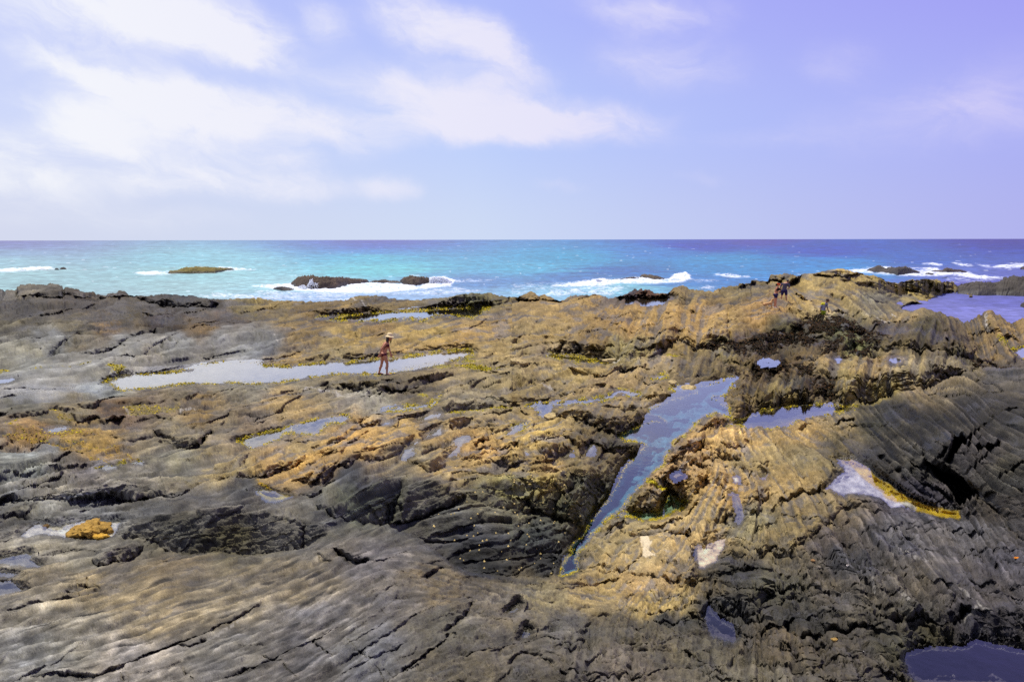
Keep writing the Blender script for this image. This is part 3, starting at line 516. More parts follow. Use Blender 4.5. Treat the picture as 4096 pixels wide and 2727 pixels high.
CRACKS = [  # polyline, depth (m at its own distance is scaled), half width px, wall (one-sided drop on the lower side, m)
 ('A1 350,690 400,655 470,622', .10, 3, 0), ('A1 440,720 500,680 560,640 620,625 690,590 720,555 765,530', .35, 9, .15), ('A1 600,640 620,670', .3, 8, 0),
 ('A1 840,740 940,728 1040,715 1120,660 1190,612 1290,570 1390,558 1470,510', .4, 9, .2), ('A1 1040,760 1110,712 1240,660', .15, 5, 0), ('A1 1420,700 1460,720 1540,742', .18, 5, 0), ('A1 1590,690 1650,622', .15, 4, 0),
 ('A1 30,1060 100,1042 180,1030 280,1032 400,1040', .12, 3, .08), ('A1 400,1100 460,1070 520,1040 589,1015', .12, 3, 0), ('A1 0,1185 80,1165 170,1140', .2, 4, .1), ('A1 0,1310 60,1300 120,1262', .22, 6, .1),
 ('A1 880,1255 920,1215 960,1180 1050,1150', .3, 7, .1), ('A1 720,1352 900,1318 1080,1355 1165,1332', .2, 5, .15), ('A1 1040,1490 1130,1530 1250,1525 1340,1498', .13, 4, .05), ('A1 1410,1430 1500,1470 1580,1490', .12, 3, .05),
 ('A1 1860,1545 1880,1490 1950,1420', .25, 6, .1), ('B1 1430,130 1540,160 1640,195 1750,215 1830,205 1860,150 1900,95 1950,45', .3, 7, .12), ('A1 2030,1380 2090,1330', .2, 4, 0),
 ('B1 0,178 60,150 130,140', .12, 4, .06), ('B1 210,220 260,195 330,190 430,168', .1, 3, .06), ('B1 0,312 100,270', .1, 4, 0), ('B1 150,432 300,392 460,382 560,370 700,350 830,332', .15, 4, .08), ('B1 350,470 460,420 560,440', .1, 4, .05), ('B1 0,462 100,430 240,462 380,420', .12, 5, .05),
 ('B1 50,130 120,200', .0, 3, 0), ('B1 660,732 770,720 850,702 1040,660 1180,690 1350,662 1520,640', .22, 6, .12), ('B1 400,722 450,650', .12, 3, 0), ('B1 -20,690 60,652 130,655', .35, 10, .1), ('B1 230,830 300,790 380,752', .1, 4, .05), ('B1 0,850 100,820 280,850', .15, 8, .1),
 ('C1 0,412 200,342 450,292 640,262', .09, 4, .04), ('C1 640,62 850,40 1000,10', .07, 3, .03), ('C1 780,120 1000,60 1300,10', .05, 3, .02),
 ('C1 120,850 400,820 700,802 900,732 1060,660 1200,602 1380,545 1500,492 1720,400 1850,282', .10, 4, .06), ('C1 830,790 860,863', .08, 3, 0), ('C1 1180,620 1330,630 1430,570', .14, 5, .04), ('C1 1250,760 1340,863', .07, 4, 0), ('C1 1800,690 1950,720', .05, 2.5, 0), ('C1 2130,560 2300,700', .08, 3.5, 0), ('C1 1500,860 1900,700 2200,560 2354,470', .07, 3, .03), ('C1 1950,730 2050,830', .05, 2.5, 0),
 ('C1 540,150 530,230 560,260', .09, 4, 0), ('C1 600,150 600,240', .12, 5, 0), ('C1 650,170 690,215 640,235', .09, 4, 0), ('C1 530,200 680,205', .08, 3.5, 0), ('C1 460,250 520,240', .09, 4, 0),
 ('C2 320,852 400,790 480,740 620,642 720,570', .12, 5, .10), ('C2 715,505 760,480 800,442 870,380 920,312', .12, 6, .08), ('C2 560,152 640,105 710,78', .14, 6, .08), ('C2 720,540 800,530', .1, 5, .03), ('C2 840,260 920,290', .05, 3, .02),
 ('C2 0,722 160,640 320,540 470,440 560,380', .06, 3.5, .03), ('C2 0,640 200,520 400,380', .04, 2.5, .02), ('C2 0,800 130,745 300,660 480,560', .05, 3, .02), ('C2 110,640 210,710', .05, 3, 0), ('C2 240,740 300,850', .05, 2.5, 0), ('C2 40,560 120,660', .04, 2, 0), ('C2 0,560 250,400 420,240', .03, 2.5, .015), ('C2 180,330 260,250 400,170', .04, 3, .015),
 ('B2 715,1158 830,1222 900,1248 960,1258 1050,1240', .28, 10, .15), ('B2 560,1220 700,1290', .08, 5, .04), ('B2 1100,900 1180,930', .05, 4, 0), ('B2 270,760 280,890', .07, 3, 0), ('B2 740,1160 860,1060', .04, 3, 0),
 ('B2 1180,905 1190,800 1195,700', .25, 9, .1), ('B2 1232,905 1400,862 1500,815 1600,775 1750,730 1942,648', .12, 5, .16), ('B2 1060,795 1180,745', .08, 5, .08), ('B2 1290,640 1340,620', .08, 4, .05), ('B2 1780,500 1840,510', .08, 4, .04),
 ('B2 1500,1020 1700,1080 1900,1060 2100,980', .10, 6, .06), ('B2 1600,1010 1800,960 2100,880 2354,900', .09, 5, .06), ('B2 1800,1180 2000,1130 2200,1090', .08, 6, .05), ('B2 1900,1270 2100,1240 2354,1245', .10, 5, .06), ('B2 1450,870 1700,850 2000,780 2240,790', .06, 4, .04), ('B2 1880,960 2000,940', .08, 5, .05),
 ('B2 850,690 1000,600 1180,480', .05, 4, .03), ('B2 900,780 1100,700 1290,590', .05, 4, .03), ('B2 760,650 900,560 1060,430', .04, 3, .02), ('B2 180,470 120,420 240,400', .05, 3, 0),
 ('B3 0,640 150,700 200,800 400,870 600,940', .22, 8, .1), ('B3 150,900 260,1010', .10, 5, .05), ('B3 20,1080 100,1000', .12, 7, .05), ('B3 350,1040 500,990', .10, 6, .06), ('B3 0,1240 150,1232 330,1170', .08, 5, .08),
 ('B3 1640,1230 1700,1140', .1, 6, 0), ('B3 1540,1430 1600,1300 1700,1180', .10, 7, 0), ('B3 1270,1400 1380,1420 1450,1430', .12, 9, .05), ('B3 1430,1010 1500,1012 1640,1010', .15, 8, .08), ('B3 1850,1270 1990,1330 2050,1360', .08, 6, .05),
 ('B3 2140,330 2170,270', .12, 6, 0), ('B3 2190,290 2215,270', .12, 6, 0),
 ('B4 0,1045 90,990 150,930 300,860 420,830 545,800', .22, 12, .10),
 ('B4 1450,590 1560,625 1610,650 1750,720 1900,795 1952,842', .40, 9, .30), ('B4 1640,560 1700,440 1720,350 1855,348', .22, 10, .15), ('B4 1500,182 1600,260 1720,342 1855,350 1900,300 1965,240', .14, 6, .06), ('B4 1840,390 1900,425 2050,445 2155,380', .16, 7, .10),
 ('B4 1600,600 1750,712 1900,792', .12, 6, 0), ('B4 1922,890 2040,950 2135,1015', .14, 5, .05), ('B4 2120,730 2240,650 2354,570', .08, 4, 0), ('B4 1430,420 1442,520 1470,600', .10, 6, .05), ('B4 1000,530 1060,542 1120,620', .12, 6, 0), ('B4 1810,670 1960,560 2150,370', .06, 4, 0),
 ('B4 2215,1150 2354,1290', .12, 6, .04), ('B4 1180,400 1420,540', .05, 4, 0), ('B4 850,200 1000,400', .06, 5, .03), ('B4 1300,60 1500,180', .10, 8, .03), ('B4 960,100 1150,330', .07, 6, .03), ('B4 2150,760 2354,860', .05, 4, .02), ('B4 1950,240 2100,120 2354,60', .05, 4, .02),
 ('B4 1400,760 1600,830 1740,960', .14, 6, .05), ('B4 1540,520 1600,480 1650,420', .10, 7, .04), ('B4 1700,100 1900,170', .06, 6, .02), ('B4 2000,60 2110,80', .10, 9, .03), ('B4 1220,650 1180,690', .1, 6, 0),
 ('C3 240,160 200,240 178,300 170,450', .15, 7, .05), ('C3 380,530 480,545 560,522 640,505', .14, 7, .08), ('C3 740,540 800,562 900,552 1000,522 1100,505 1260,490 1400,470', .13, 7, .10), ('C3 1450,440 1560,410 1760,425', .12, 10, .08), ('C3 1905,372 1990,405', .20, 12, .05), ('C3 330,80 420,122 500,100', .10, 6, .05), ('C3 40,410 140,450', .10, 5, .05),
 ('C3 270,220 300,300', .07, 8, .03), ('C3 350,330 420,390 520,410', .09, 9, .04), ('C3 560,390 650,340', .10, 7, .03), ('C3 720,130 790,220', .06, 6, .03), ('C3 1460,60 1700,60', .04, 5, .02), ('C3 1800,180 1950,330', .06, 6, .02), ('C3 2150,150 2330,330', .06, 6, .02), ('C3 2160,60 2190,100', .1, 6, 0), ('C3 1640,460 1760,540 1850,580', .10, 8, .05), ('C3 1300,520 1500,560', .05, 5, .02),
 ('C2 1150,750 1200,700 1280,672 1340,680 1430,740 1480,800', .09, 9, .05), ('C2 2000,640 2120,655', .12, 8, .04), ('C2 2150,370 2280,385', .12, 7, .04), ('C2 1960,770 2000,770', .08, 7, .02), ('C2 1520,800 1560,830', .06, 5, 0), ('C2 1640,520 1750,440 1830,410', .06, 6, .02),
 ('A2 360,665 420,690 480,715', .25, 6, .1), ('A2 600,800 680,740 735,675', .16, 4, 0), ('A2 710,705 770,738', .25, 7, .05), ('A2 1385,660 1450,690 1550,690 1650,685 1705,648', .16, 5, .08), ('A2 1300,745 1320,720 1370,690', .12, 4, 0), ('A2 1310,715 1400,735 1480,720', .12, 3, 0), ('A2 2100,790 2150,760 2220,700', .2, 7, .08), ('A2 2220,560 2270,530', .2, 4, .05), ('A2 2200,620 2280,560', .12, 3, 0),
 ('A2 1790,470 1830,430 1860,410', .15, 4, 0), ('A2 900,620 940,580', .12, 4, 0), ('A2 150,800 250,690 400,640', .1, 3, 0), ('A2 420,800 500,780 640,760', .08, 3, 0), ('A2 830,730 900,740 1000,720', .1, 3, 0), ('A2 260,590 330,560 360,540', .3, 9, .1),
 ('A2 740,985 860,1040 1000,1080', .25, 7, .1), ('A2 960,1010 1060,1050 1120,1050', .35, 12, .1), ('A2 1130,990 1200,985 1280,1000 1390,990', .2, 7, .12), ('A2 1160,955 1230,960', .15, 4, .05), ('A2 1180,1070 1260,1080 1390,1060', .3, 9, .1), ('A2 1380,1050 1400,1010 1460,980 1640,960', .2, 7, .06), ('A2 1500,920 1600,900 1680,890', .12, 5, .05), ('A2 860,950 880,1000', .1, 3, 0), ('A2 970,1010 1040,960', .1, 4, 0), ('A2 1560,930 1620,990', .1, 4, 0),
 ('A3 20,650 80,570 140,530', .3, 8, .1), ('A3 100,600 180,520', .25, 6, .05), ('A3 460,640 540,590 545,570 600,650 640,690', .2, 5, .08), ('A3 340,600 450,640 430,720', .4, 14, .1), ('A3 600,730 640,670', .3, 10, .1), ('A3 850,690 880,610 940,570', .18, 5, 0), ('A3 985,770 985,600 990,480', .25, 5, 0), ('A3 1080,640 1140,580 1250,560', .15, 4, .06), ('A3 1130,665 1200,672 1310,660', .3, 7, .15), ('A3 1320,690 1420,690 1460,640', .35, 11, .1), ('A3 1255,580 1260,480', .12, 3, 0), ('A3 700,690 850,690 930,640', .2, 6, .12), ('A3 1000,520 1080,480 1150,430', .2, 5, 0), ('A3 1620,600 1625,480', .2, 4, 0), ('A3 1820,600 1830,500', .25, 5, 0), ('A3 1980,620 1990,450 2000,330', .25, 5, 0), ('A3 240,480 250,400', .1, 3, 0), ('A3 520,440 560,400', .12, 4, .05), ('A3 1640,350 1690,350', .3, 7, .05),
 ('A3 740,1080 745,980', .15, 4, 0), ('A3 520,1000 560,920', .1, 4, 0), ('A3 600,960 860,900', .1, 4, .05), ('A3 1220,880 1220,830', .1, 3, 0), ('A3 150,850 300,830 400,800', .2, 6, .05), ('A3 860,800 900,860 980,880', .1, 4, .03), ('A3 2000,1240 2010,1300', .1, 3, 0),
 ('A4 620,400 680,440 740,475', .3, 6, .1), ('A4 180,400 220,430 330,470', .2, 5, .06), ('A4 240,390 260,420', .2, 4, 0), ('A4 300,390 330,440', .2, 4, 0), ('A4 1260,200 1340,240 1400,265', .3, 7, .15), ('A4 1480,180 1510,190', .3, 6, .1), ('A4 680,200 800,190 960,210', .25, 6, .1), ('A4 580,290 650,330 800,350', .2, 4, .08), ('A4 850,310 900,380', .15, 4, 0), ('A4 1300,240 1500,300 1700,330', .2, 4, .08), ('A4 1500,200 1700,260 1850,310', .2, 4, .1), ('A4 1600,190 1800,270', .15, 4, .06), ('A4 1280,360 1500,350 1700,345', .15, 4, .08), ('A4 1940,700 1900,800 1905,880', .4, 9, 0), ('A4 1700,860 1720,760', .2, 6, 0), ('A4 260,285 330,350 410,350', .4, 10, .1),
 ('A4 1000,480 1080,540', .1, 3, 0), ('A4 930,500 970,470', .1, 3, 0),
]
PITS = ('B2 1125,60,30,8 1210,118,20,9 1005,180,38,14 940,200,35,18 1005,215,28,12 1015,262,20,14 885,250,14,9 1000,152,25,6 1130,150,20,7 1065,225,14,8 1270,28,35,8 980,285,10,7 540,262,30,14 1940,185,22,9 '
        'A4 690,1070,14,14 690,1125,14,12 790,1085,18,14 740,1150,16,12 860,1080,16,12 790,990,26,12 1140,965,18,8 640,1040,18,20 560,1070,18,20 1640,1020,22,16 1540,1020,30,14 1300,1120,22,10 1630,640,16,22 1710,660,26,20 1640,740,20,16 1760,740,14,16 1760,590,20,18 1420,630,16,14 930,640,16,10 1900,660,26,22 1850,640,20,14 520,1200,36,40 480,1040,20,22 350,980,30,20 300,560,34,30 '
        'A3 1830,700,26,20 1600,830,20,14 1680,690,20,16 1760,680,16,14 1900,760,30,16 2050,740,22,18 2250,860,30,18 2150,880,24,18 '
        'B4 1180,668,14,14 2040,155,40,16 1580,40,30,24 1560,310,20,16 C3 1950,385,26,20 780,380,18,8 640,90,14,7 980,240,16,5 1190,210,24,6 2270,410,34,16 1500,380,34,18 900,330,26,14 1060,340,26,14 C2 1310,495,20,14 1190,345,24,18 1415,378,14,7 1690,480,34,10')
# ------------------------------------------------------------------ shore surface
NX, NY = 1500, 640
gx = np.linspace(-430, 4526, NX)
cx, cy = np.array(CREST).T
yc = np.interp(gx, cx, cy)
yc = yc + 2.0 * perlin(gx / 14.0, gx * 0 + 3.3, 5) + 1.2 * perlin(gx / 6.0, gx * 0 + 1.3, 6)
ss = np.linspace(0, 1, NY) ** 1.12
PX = np.broadcast_to(gx, (NY, NX)).astype(np.float32)
kw = np.hanning(61); kw /= kw.sum()
ysm = np.convolve(np.pad(yc, 30, mode='edge'), kw, 'valid')
PY = ysm[None] + (3090 - ysm[None]) * ss[:, None]
PY = (PY + (yc - ysm)[None] * np.exp(-(PY - ysm[None]) / 85.0)).astype(np.float32)          # row 0 = far edge

def coarse(fn):
    """evaluate a smooth field on every 5th node and interpolate"""
    k = 5
    ri = np.unique(np.r_[np.arange(0, NY, k), NY - 1]); ci = np.unique(np.r_[np.arange(0, NX, k), NX - 1])
    v = fn(PX[np.ix_(ri, ci)].astype(float), PY[np.ix_(ri, ci)].astype(float))
    r = np.arange(NY); c = np.arange(NX)
    a = np.searchsorted(ri, r, 'right') - 1; a = np.clip(a, 0, len(ri) - 2)
    b = np.searchsorted(ci, c, 'right') - 1; b = np.clip(b, 0, len(ci) - 2)
    fr = ((r - ri[a]) / (ri[a + 1] - ri[a]))[:, None]; fc = ((c - ci[b]) / (ci[b + 1] - ci[b]))[None]
    if v.ndim == 3: fr = fr[..., None]; fc = fc[..., None]
    g = lambda i, j: v[i][:, j]
    return ((1 - fr) * ((1 - fc) * g(a, b) + fc * g(a, b + 1)) + fr * ((1 - fc) * g(a + 1, b) + fc * g(a + 1, b + 1))).astype(np.float32)

Hf = coarse(lambda x, y: rbf(FAR, x, y))
Hn = coarse(lambda x, y: rbf(NEAR, x, y))
ex, ey = np.array(NEAR_EDGE).T
ye = np.interp(gx, ex, ey) + 2.5 * perlin(gx / 25.0, gx * 0, 8)
sx, sw = np.array(EDGE_SOFT, float).T
soft = np.interp(gx, sx, sw)
M = sstep(-1, 1, (PY - ye[None]) / soft[None])
H = Hf + (Hn - Hf) * M

RAY = ray(PX, PY).astype(np.float32)
TAN = -RAY[..., 2] / np.hypot(RAY[..., 0], RAY[..., 1])
AZ = np.arctan2(RAY[..., 0], RAY[..., 1])
D0 = H / TAN
LD = np.where(TAN < .4, -2.5 * TAN, -1 - np.log(np.maximum(TAN, .4) / .4)).astype(np.float32)
# irregular outlines: wander of the traced lines
wa = 7 * fbm(PX / 60, PY / 40, 3, 31) + 3 * perlin(PX / 14, PY / 9, 35)
wb = 5 * fbm(PX / 60, PY / 40, 3, 41) + 2 * perlin(PX / 14, PY / 9, 45)
nearright = sstep(3150, 3350, PX) * sstep(1450, 1600, PY)
WX, WY = PX + wa * (1 - .55 * nearright), PY + wb * (1 - .55 * nearright)
rowst_ = np.gradient(PY, axis=0)

def box(pts, pad):
    p = np.array(pts)
    c0, c1 = np.searchsorted(gx, [p[:, 0].min() - pad, p[:, 0].max() + pad])
    c0 = max(0, c0 - 1); c1 = min(NX, c1 + 1)
    if c1 <= c0: return None
    yy = PY[:, c0:c1]
    ok = (yy > p[:, 1].min() - pad) & (yy < p[:, 1].max() + pad)
    rows = np.where(ok.any(1))[0]
    if len(rows) == 0: return None
    return (slice(rows[0], rows[-1] + 1), slice(c0, c1))

# how strongly bedded (slate) or lumpy (barnacled) the rock is
def field(pts, x, y, p=1.6, eps=2500.0):
    d = np.array(pts, float)
    w = 0; v = 0
    for k in range(len(d)):
        q = ((x - d[k, 0]) ** 2 + ((y - d[k, 1]) * 1.5) ** 2 + eps) ** -p
        w = w + q; v = v + q * d[k, 2]
    return v / w
KL = coarse(lambda x, y: field([(0, 1250, .7), (800, 1300, .6), (1500, 1350, .6), (2300, 1300, .7), (3000, 1300, .8), (3300, 1150, .5), (3700, 1400, 1.0), (3200, 1500, 1.0), (100, 1560, .15), (500, 1420, .5), (1500, 1600, .8), (2300, 1560, 1.0), (200, 1850, .7), (800, 1870, .4), (1300, 1800, .8), (2000, 1800, 1.0), (2800, 1850, 1.0), (3200, 1900, .3), (700, 2050, .3), (1600, 1950, .08), (1850, 2080, .08), (2200, 2000, .8), (2500, 2200, .8), (500, 2400, .12), (1200, 2500, .12), (900, 2300, .12), (1900, 2450, .35), (2600, 2600, .8), (3000, 2400, 1.3), (3700, 1700, .35), (4000, 1850, .25), (3700, 2200, .6), (3400, 2550, 1.2)], x, y))
BED = coarse(lambda x, y: field([(0, 1180, .9), (1000, 1300, .4), (500, 1370, .6), (1500, 1350, .35), (2300, 1300, .3), (2800, 1300, .3), (3500, 1150, .9), (3300, 1250, .6), (3300, 1400, .3), (200, 1520, .5), (1200, 1560, .6), (2300, 1500, .35), (3100, 1590, .9), (3600, 1450, .5), (200, 1850, 1.0), (700, 1850, .8), (1300, 1800, .4), (2200, 1830, .35), (700, 2100, .9), (1500, 1950, 1.1), (1800, 2080, .9),
       (2200, 1980, .6), (2800, 1900, .45), (3100, 1900, .4), (2500, 2250, .5), (500, 2450, 1.25), (1200, 2450, 1.25), (1700, 2450, .7), (2200, 2450, .5), (2600, 2600, .3), (3000, 2400, .3), (3700, 1750, 1.25), (4000, 1800, 1.1), (3600, 2250, 1.1), (3300, 2550, .35), (3900, 2400, .7)], x, y))
ROUGH = coarse(lambda x, y: field([(0, 1200, .9), (600, 1260, 1.2), (200, 1380, .6), (800, 1380, .6), (1500, 1350, .7), (2300, 1260, .8), (2700, 1300, .8), (3300, 1320, 1.5), (3100, 1400, 1.6), (3500, 1150, .6), (3600, 1400, 1.3), (200, 1560, .08), (80, 1530, .08), (380, 1540, .08), (700, 1620, .8), (1500, 1600, .7), (2300, 1560, .9), (3200, 1560, 1.2), (300, 1780, .9), (700, 1850, .35), (1400, 1780, .7), (2200, 1830, 1.0), (700, 2050, .45),
       (1500, 1950, .12), (1900, 2150, .2), (1750, 2020, .12), (1650, 1900, .15), (2200, 2000, 1.0), (2700, 1900, 1.0), (3100, 1900, .45), (2500, 2200, .7), (400, 2450, .28), (1200, 2450, .28), (900, 2300, .28), (300, 2650, .3), (1000, 2650, .3), (1800, 2450, .6), (2500, 2400, .8), (2600, 2620, 1.3), (3100, 2400, 1.6), (3700, 1750, .12), (3950, 1700, .15), (4000, 1900, .12), (3600, 1650, .15), (3900, 2250, .8), (3300, 2550, 1.7), (2900, 2400, 1.7), (3600, 2450, 1.4)], x, y))

# rock masses, grown towards the eye so that their outlines stay where they were sighted
REG = np.full((NY - 1, NX - 1), -1, np.int16)
RTAN = np.zeros((NY, NX), np.float32)
for k, (s, h, rad, lab) in enumerate(ROCKS):
    pts = T(s)
    b = box(pts, 30)
    if b is None: continue
    sd_ = sdist(pts, WX[b], WY[b])
    t = np.clip((sd_ + 2) / (rad * 1.35), 0, 1)
    prof = .55 * np.sqrt(1 - (1 - t) ** 2) + .45 * np.sin(t * np.pi / 2)
    lump = 1 + .18 * perlin(PX[b] / 70 + k, PY[b] / 45, 50 + k)
    hk = 1.05 if np.mean([q[1] for q in pts]) > 1640 else .75
    H[b] -= hk * h * prof * lump
    if lab:
        ins = sd_[:-1, :-1] > -3
        r = REG[b[0].start:b[0].stop - 1, b[1].start:b[1].stop - 1]
        r[ins] = k

# broad lumps and broken blocks
qa = AZ + .02 * perlin(AZ * 12, LD * 12, 110); ql = LD + .02 * perlin(AZ * 12, LD * 12, 111)
ca, sa = np.cos(.42), np.sin(.42)
xa, xl = ca * qa + sa * ql, -sa * qa + ca * ql
def facets(F, sy, seed, amp, edge=.16, cut=.45):
    f1, f2, idc, ox, oy = voronoi(xa * F, xl * F * sy, seed)
    r1 = (idc & np.uint32(255)).astype(np.float32) / 255 - .5
    r2 = ((idc >> np.uint32(8)) & np.uint32(255)).astype(np.float32) / 255 - .5
    r3 = ((idc >> np.uint32(16)) & np.uint32(255)).astype(np.float32) / 255 - .5
    e = sstep(0, edge, f2 - f1)
    return amp * (r1 * 1.1 + (r2 * ox + r3 * oy) * 1.6) * (.4 + .6 * e) - amp * cut * (1 - e), e
big, _ = facets(11, 2.0, 118, .030, .10, .2)
big2, _ = facets(24, 2.0, 119, .014, .10, .3)
H = H * (1 - KL * (.016 * fbm(AZ * 10, LD * 14, 2, 101) + .012 * (1 - 2 * np.abs(perlin(AZ * 22, LD * 30, 103))) + big + big2))
# ------------------------------------------------------------------ tide pools
POOLD = np.full((NY, NX), -400, np.float32)       # signed px distance to the nearest pool
PLEV = np.full((NY, NX), 99, np.float32)
PIDX = np.full((NY, NX), -1, np.int16)
pool_pts = []
LEVEL = []
for k, (s, lev, dep, lab) in enumerate(POOLS):
    pts = T(s); pool_pts.append(pts); LEVEL.append(lev)
    b = box(pts, 70)
    if b is None: continue
    sd_ = sdist(pts, PX[b] + .7 * wa[b] + 5 * perlin(PX[b] / 10, PY[b] / 7, 93), PY[b] + .7 * wb[b] + 3 * perlin(PX[b] / 9, PY[b] / 6, 94))
    if pts[0][1] > 1650 and any(w in lab for w in ('puddle', 'hollow', 'cleft', 'corner', 'sliver', 'runnel', 'small', 'wedge')) and (sd_ > -4).any():
        lev = float(np.percentile(H[b][sd_ > -4], 55)) + .02; LEVEL[-1] = lev
    m = sd_ > POOLD[b]
    POOLD[b] = np.where(m, sd_, POOLD[b]); PLEV[b] = np.where(m, lev, PLEV[b]); PIDX[b] = np.where(m, k, PIDX[b])
pdep = np.array([p[2] for p in POOLS] + [0])[PIDX]
pin = POOLD > 0
Hin = PLEV + pdep * sstep(0, 30, POOLD) * (.75 + .35 * fbm(PX / 60, PY / 40, 3, 91)) + .012
ro = 30.0
Hout = PLEV + (np.minimum(H, PLEV - .05) - PLEV) * sstep(0, ro, -POOLD)
near_p = (POOLD > -ro) & ~pin
H = np.where(pin, Hin, np.where(near_p, Hout, H))


# no mass leans out over its own foot, nor stands steeper than about 55 degrees
dtan = np.abs(np.gradient(TAN, axis=0))
HP = H.copy()
G = np.cumsum((dtan / (TAN + 1.05))[::-1], axis=0)[::-1]
Lg = np.log(H / TAN) - G
Lc = np.maximum.accumulate(Lg[::-1], axis=0)[::-1]
dl = Lc - Lg
for _ in range(2):                                       # even out along the foot, no column streaks
    q_ = np.pad(dl, [(0, 0), (5, 5)], mode='edge'); q_ = np.cumsum(np.pad(q_, [(0, 0), (1, 0)]), axis=1)
    dl = np.minimum(dl * 1.0 + .004, (q_[:, 11:] - q_[:, :-11]) / 11) * .5 + .5 * (q_[:, 11:] - q_[:, :-11]) / 11
Lg = Lg + .92 * dl
H = (np.exp(Lg + G) * TAN).astype(np.float32)
H = np.where(POOLD > 0, HP, H)

flat = 1.0 / (2730.0 * np.maximum(TAN, .03))
steep = np.clip(1 - -np.gradient(np.log(H / TAN), axis=0) / rowst_ / flat, 0, 1)
steep = sstep(.55, .97, blur(steep.astype(np.float32), 2))
H = H * (1 + steep * np.clip(ROUGH, 0, 1) * (.010 * fbm(PX / 34, PY / 15, 4, 301, .6) + .006 * perlin(PX / 40, PY / 5, 306)))

# direction of the bedding, sampled as image slopes and followed along the surface
DIRS = [(0, 1250, 6), (800, 1250, 4), (0, 1350, 12), (800, 1370, 14), (1500, 1350, 8), (2200, 1300, 4), (3000, 1250, 2), (3300, 1150, -18), (3700, 1180, -22), (3250, 1240, -45), (3450, 1260, -40),
        (0, 1500, 6), (700, 1500, 8), (1400, 1450, 10), (2300, 1470, 6), (2400, 1380, 60), (2750, 1350, 80), (0, 1650, 10), (700, 1650, 12), (1300, 1600, 12), (1900, 1600, 6), (2300, 1560, 40), (2450, 1670, 62), (3000, 1600, 78), (3250, 1560, 84), (3400, 1480, 70), (3700, 1430, 80), (3600, 1340, 60), (3950, 1300, -60), (3100, 1500, 60),
        (100, 1780, -10), (200, 1880, 16), (700, 1800, 12), (700, 1900, 12), (1200, 1850, 22), (1500, 1760, 25), (1900, 1780, 15), (2200, 1830, 12), (2250, 1950, 65), (2330, 2050, 70), (2480, 2020, 75), (2700, 1780, 10), (2750, 1950, 60), (2900, 2000, 62), (3000, 1850, -60), (3150, 1900, -55), (3250, 1760, -35),
        (0, 2050, 10), (300, 2080, 8), (700, 2000, 10), (900, 1970, 12), (700, 2130, 5), (1000, 2080, 14), (1400, 1930, 24), (1650, 1950, 14), (1500, 2080, 26), (1800, 2050, 12), (2000, 2020, -15), (2050, 2180, 8), (2150, 1980, -25),
        (200, 2350, 15), (500, 2300, 22), (300, 2600, 14), (900, 2300, 16), (900, 2600, 22), (1300, 2250, 24), (1400, 2450, 30), (1500, 2650, 32), (1750, 2300, -20), (1750, 2500, 28), (2000, 2380, -14), (2000, 2600, 14), (2300, 2380, -18), (2500, 2250, 65), (2600, 2380, 50), (2550, 2120, 15),
        (2900, 2150, 62), (3150, 2080, -70), (3500, 1700, -48), (3700, 1680, -36), (3950, 1650, -22), (4050, 1750, -20), (3600, 1880, -42), (3800, 1820, -28), (4050, 1950, -26), (3300, 2200, -58), (3600, 2150, -52), (3900, 2200, -46), (3800, 2350, -46), (3300, 2350, -70), (3000, 2400, -75), (2900, 2650, 86), (3300, 2650, -72), (3700, 2600, -50), (2450, 2620, 86), (3900, 1530, 20)]
def dirs(x, y):
    d = np.array(DIRS, float)
    a = np.radians(d[:, 2]) * 2
    w = 0; cs = 0; sn = 0
    for k in range(len(d)):
        q = ((x - d[k, 0]) ** 2 + ((y - d[k, 1]) * 1.4) ** 2 + 900.0) ** -1.7
        w = w + q; cs = cs + q * np.cos(a[k]); sn = sn + q * np.sin(a[k])
    return np.stack([cs / w, sn / w], -1)
dd = coarse(dirs)
ang = .5 * np.arctan2(dd[..., 1], dd[..., 0]) + .10 * fbm(PX / 120, PY / 80, 2, 61)
stepx = gx[1] - gx[0]
rowst = np.gradient(PY, axis=0)
ux = np.cos(ang) / stepx; uy = -np.sin(ang) / rowst                 # per source pixel, in grid steps
def lic(src, n, st):
    """smear noise along the bedding"""
    rr, cc = np.meshgrid(np.arange(NY, dtype=np.float32), np.arange(NX, dtype=np.float32), indexing='ij')
    acc_ = src.copy(); wsum = 1.0
    for sg in (1, -1):
        r = rr.copy(); c = cc.copy()
        for k in range(n):
            ri = np.clip(r + .5, 0, NY - 1).astype(np.int32); ci = np.clip(c + .5, 0, NX - 1).astype(np.int32)
            r += sg * st * uy[ri, ci]; c += sg * st * ux[ri, ci]
            ri = np.clip(r + .5, 0, NY - 1).astype(np.int32); ci = np.clip(c + .5, 0, NX - 1).astype(np.int32)
            w = .5 + .5 * math.cos(math.pi * (k + 1) / (n + 1))
            acc_ += w * src[ri, ci]; wsum += w if sg == 1 else w
    return acc_ / math.sqrt(wsum) / 1.0
rng = np.random.default_rng(4)
def white():
    return rng.standard_normal((NY, NX)).astype(np.float32)
S1 = lic(white() + blur(white(), 1) * 4, 12, 3.0)                                           # fine grain
S2 = lic(blur(white(), 1) * 5, 22, 7.0)                              # beds
S3 = lic(blur(white(), 3) * 14, 22, 12.0)                            # thick beds
S4 = lic(blur(white(), 7) * 30, 24, 18.0)                             # ledges
for S_ in (S1, S2, S3, S4):
    S_ /= S_.std()
S0 = lic(blur(white(), 1) * 5, 22, 3.4); S0 /= S0.std()                            # hairline partings
def stair(x, w):
    f = np.floor(x); return f + sstep(.5 - w, .5 + w, x - f)

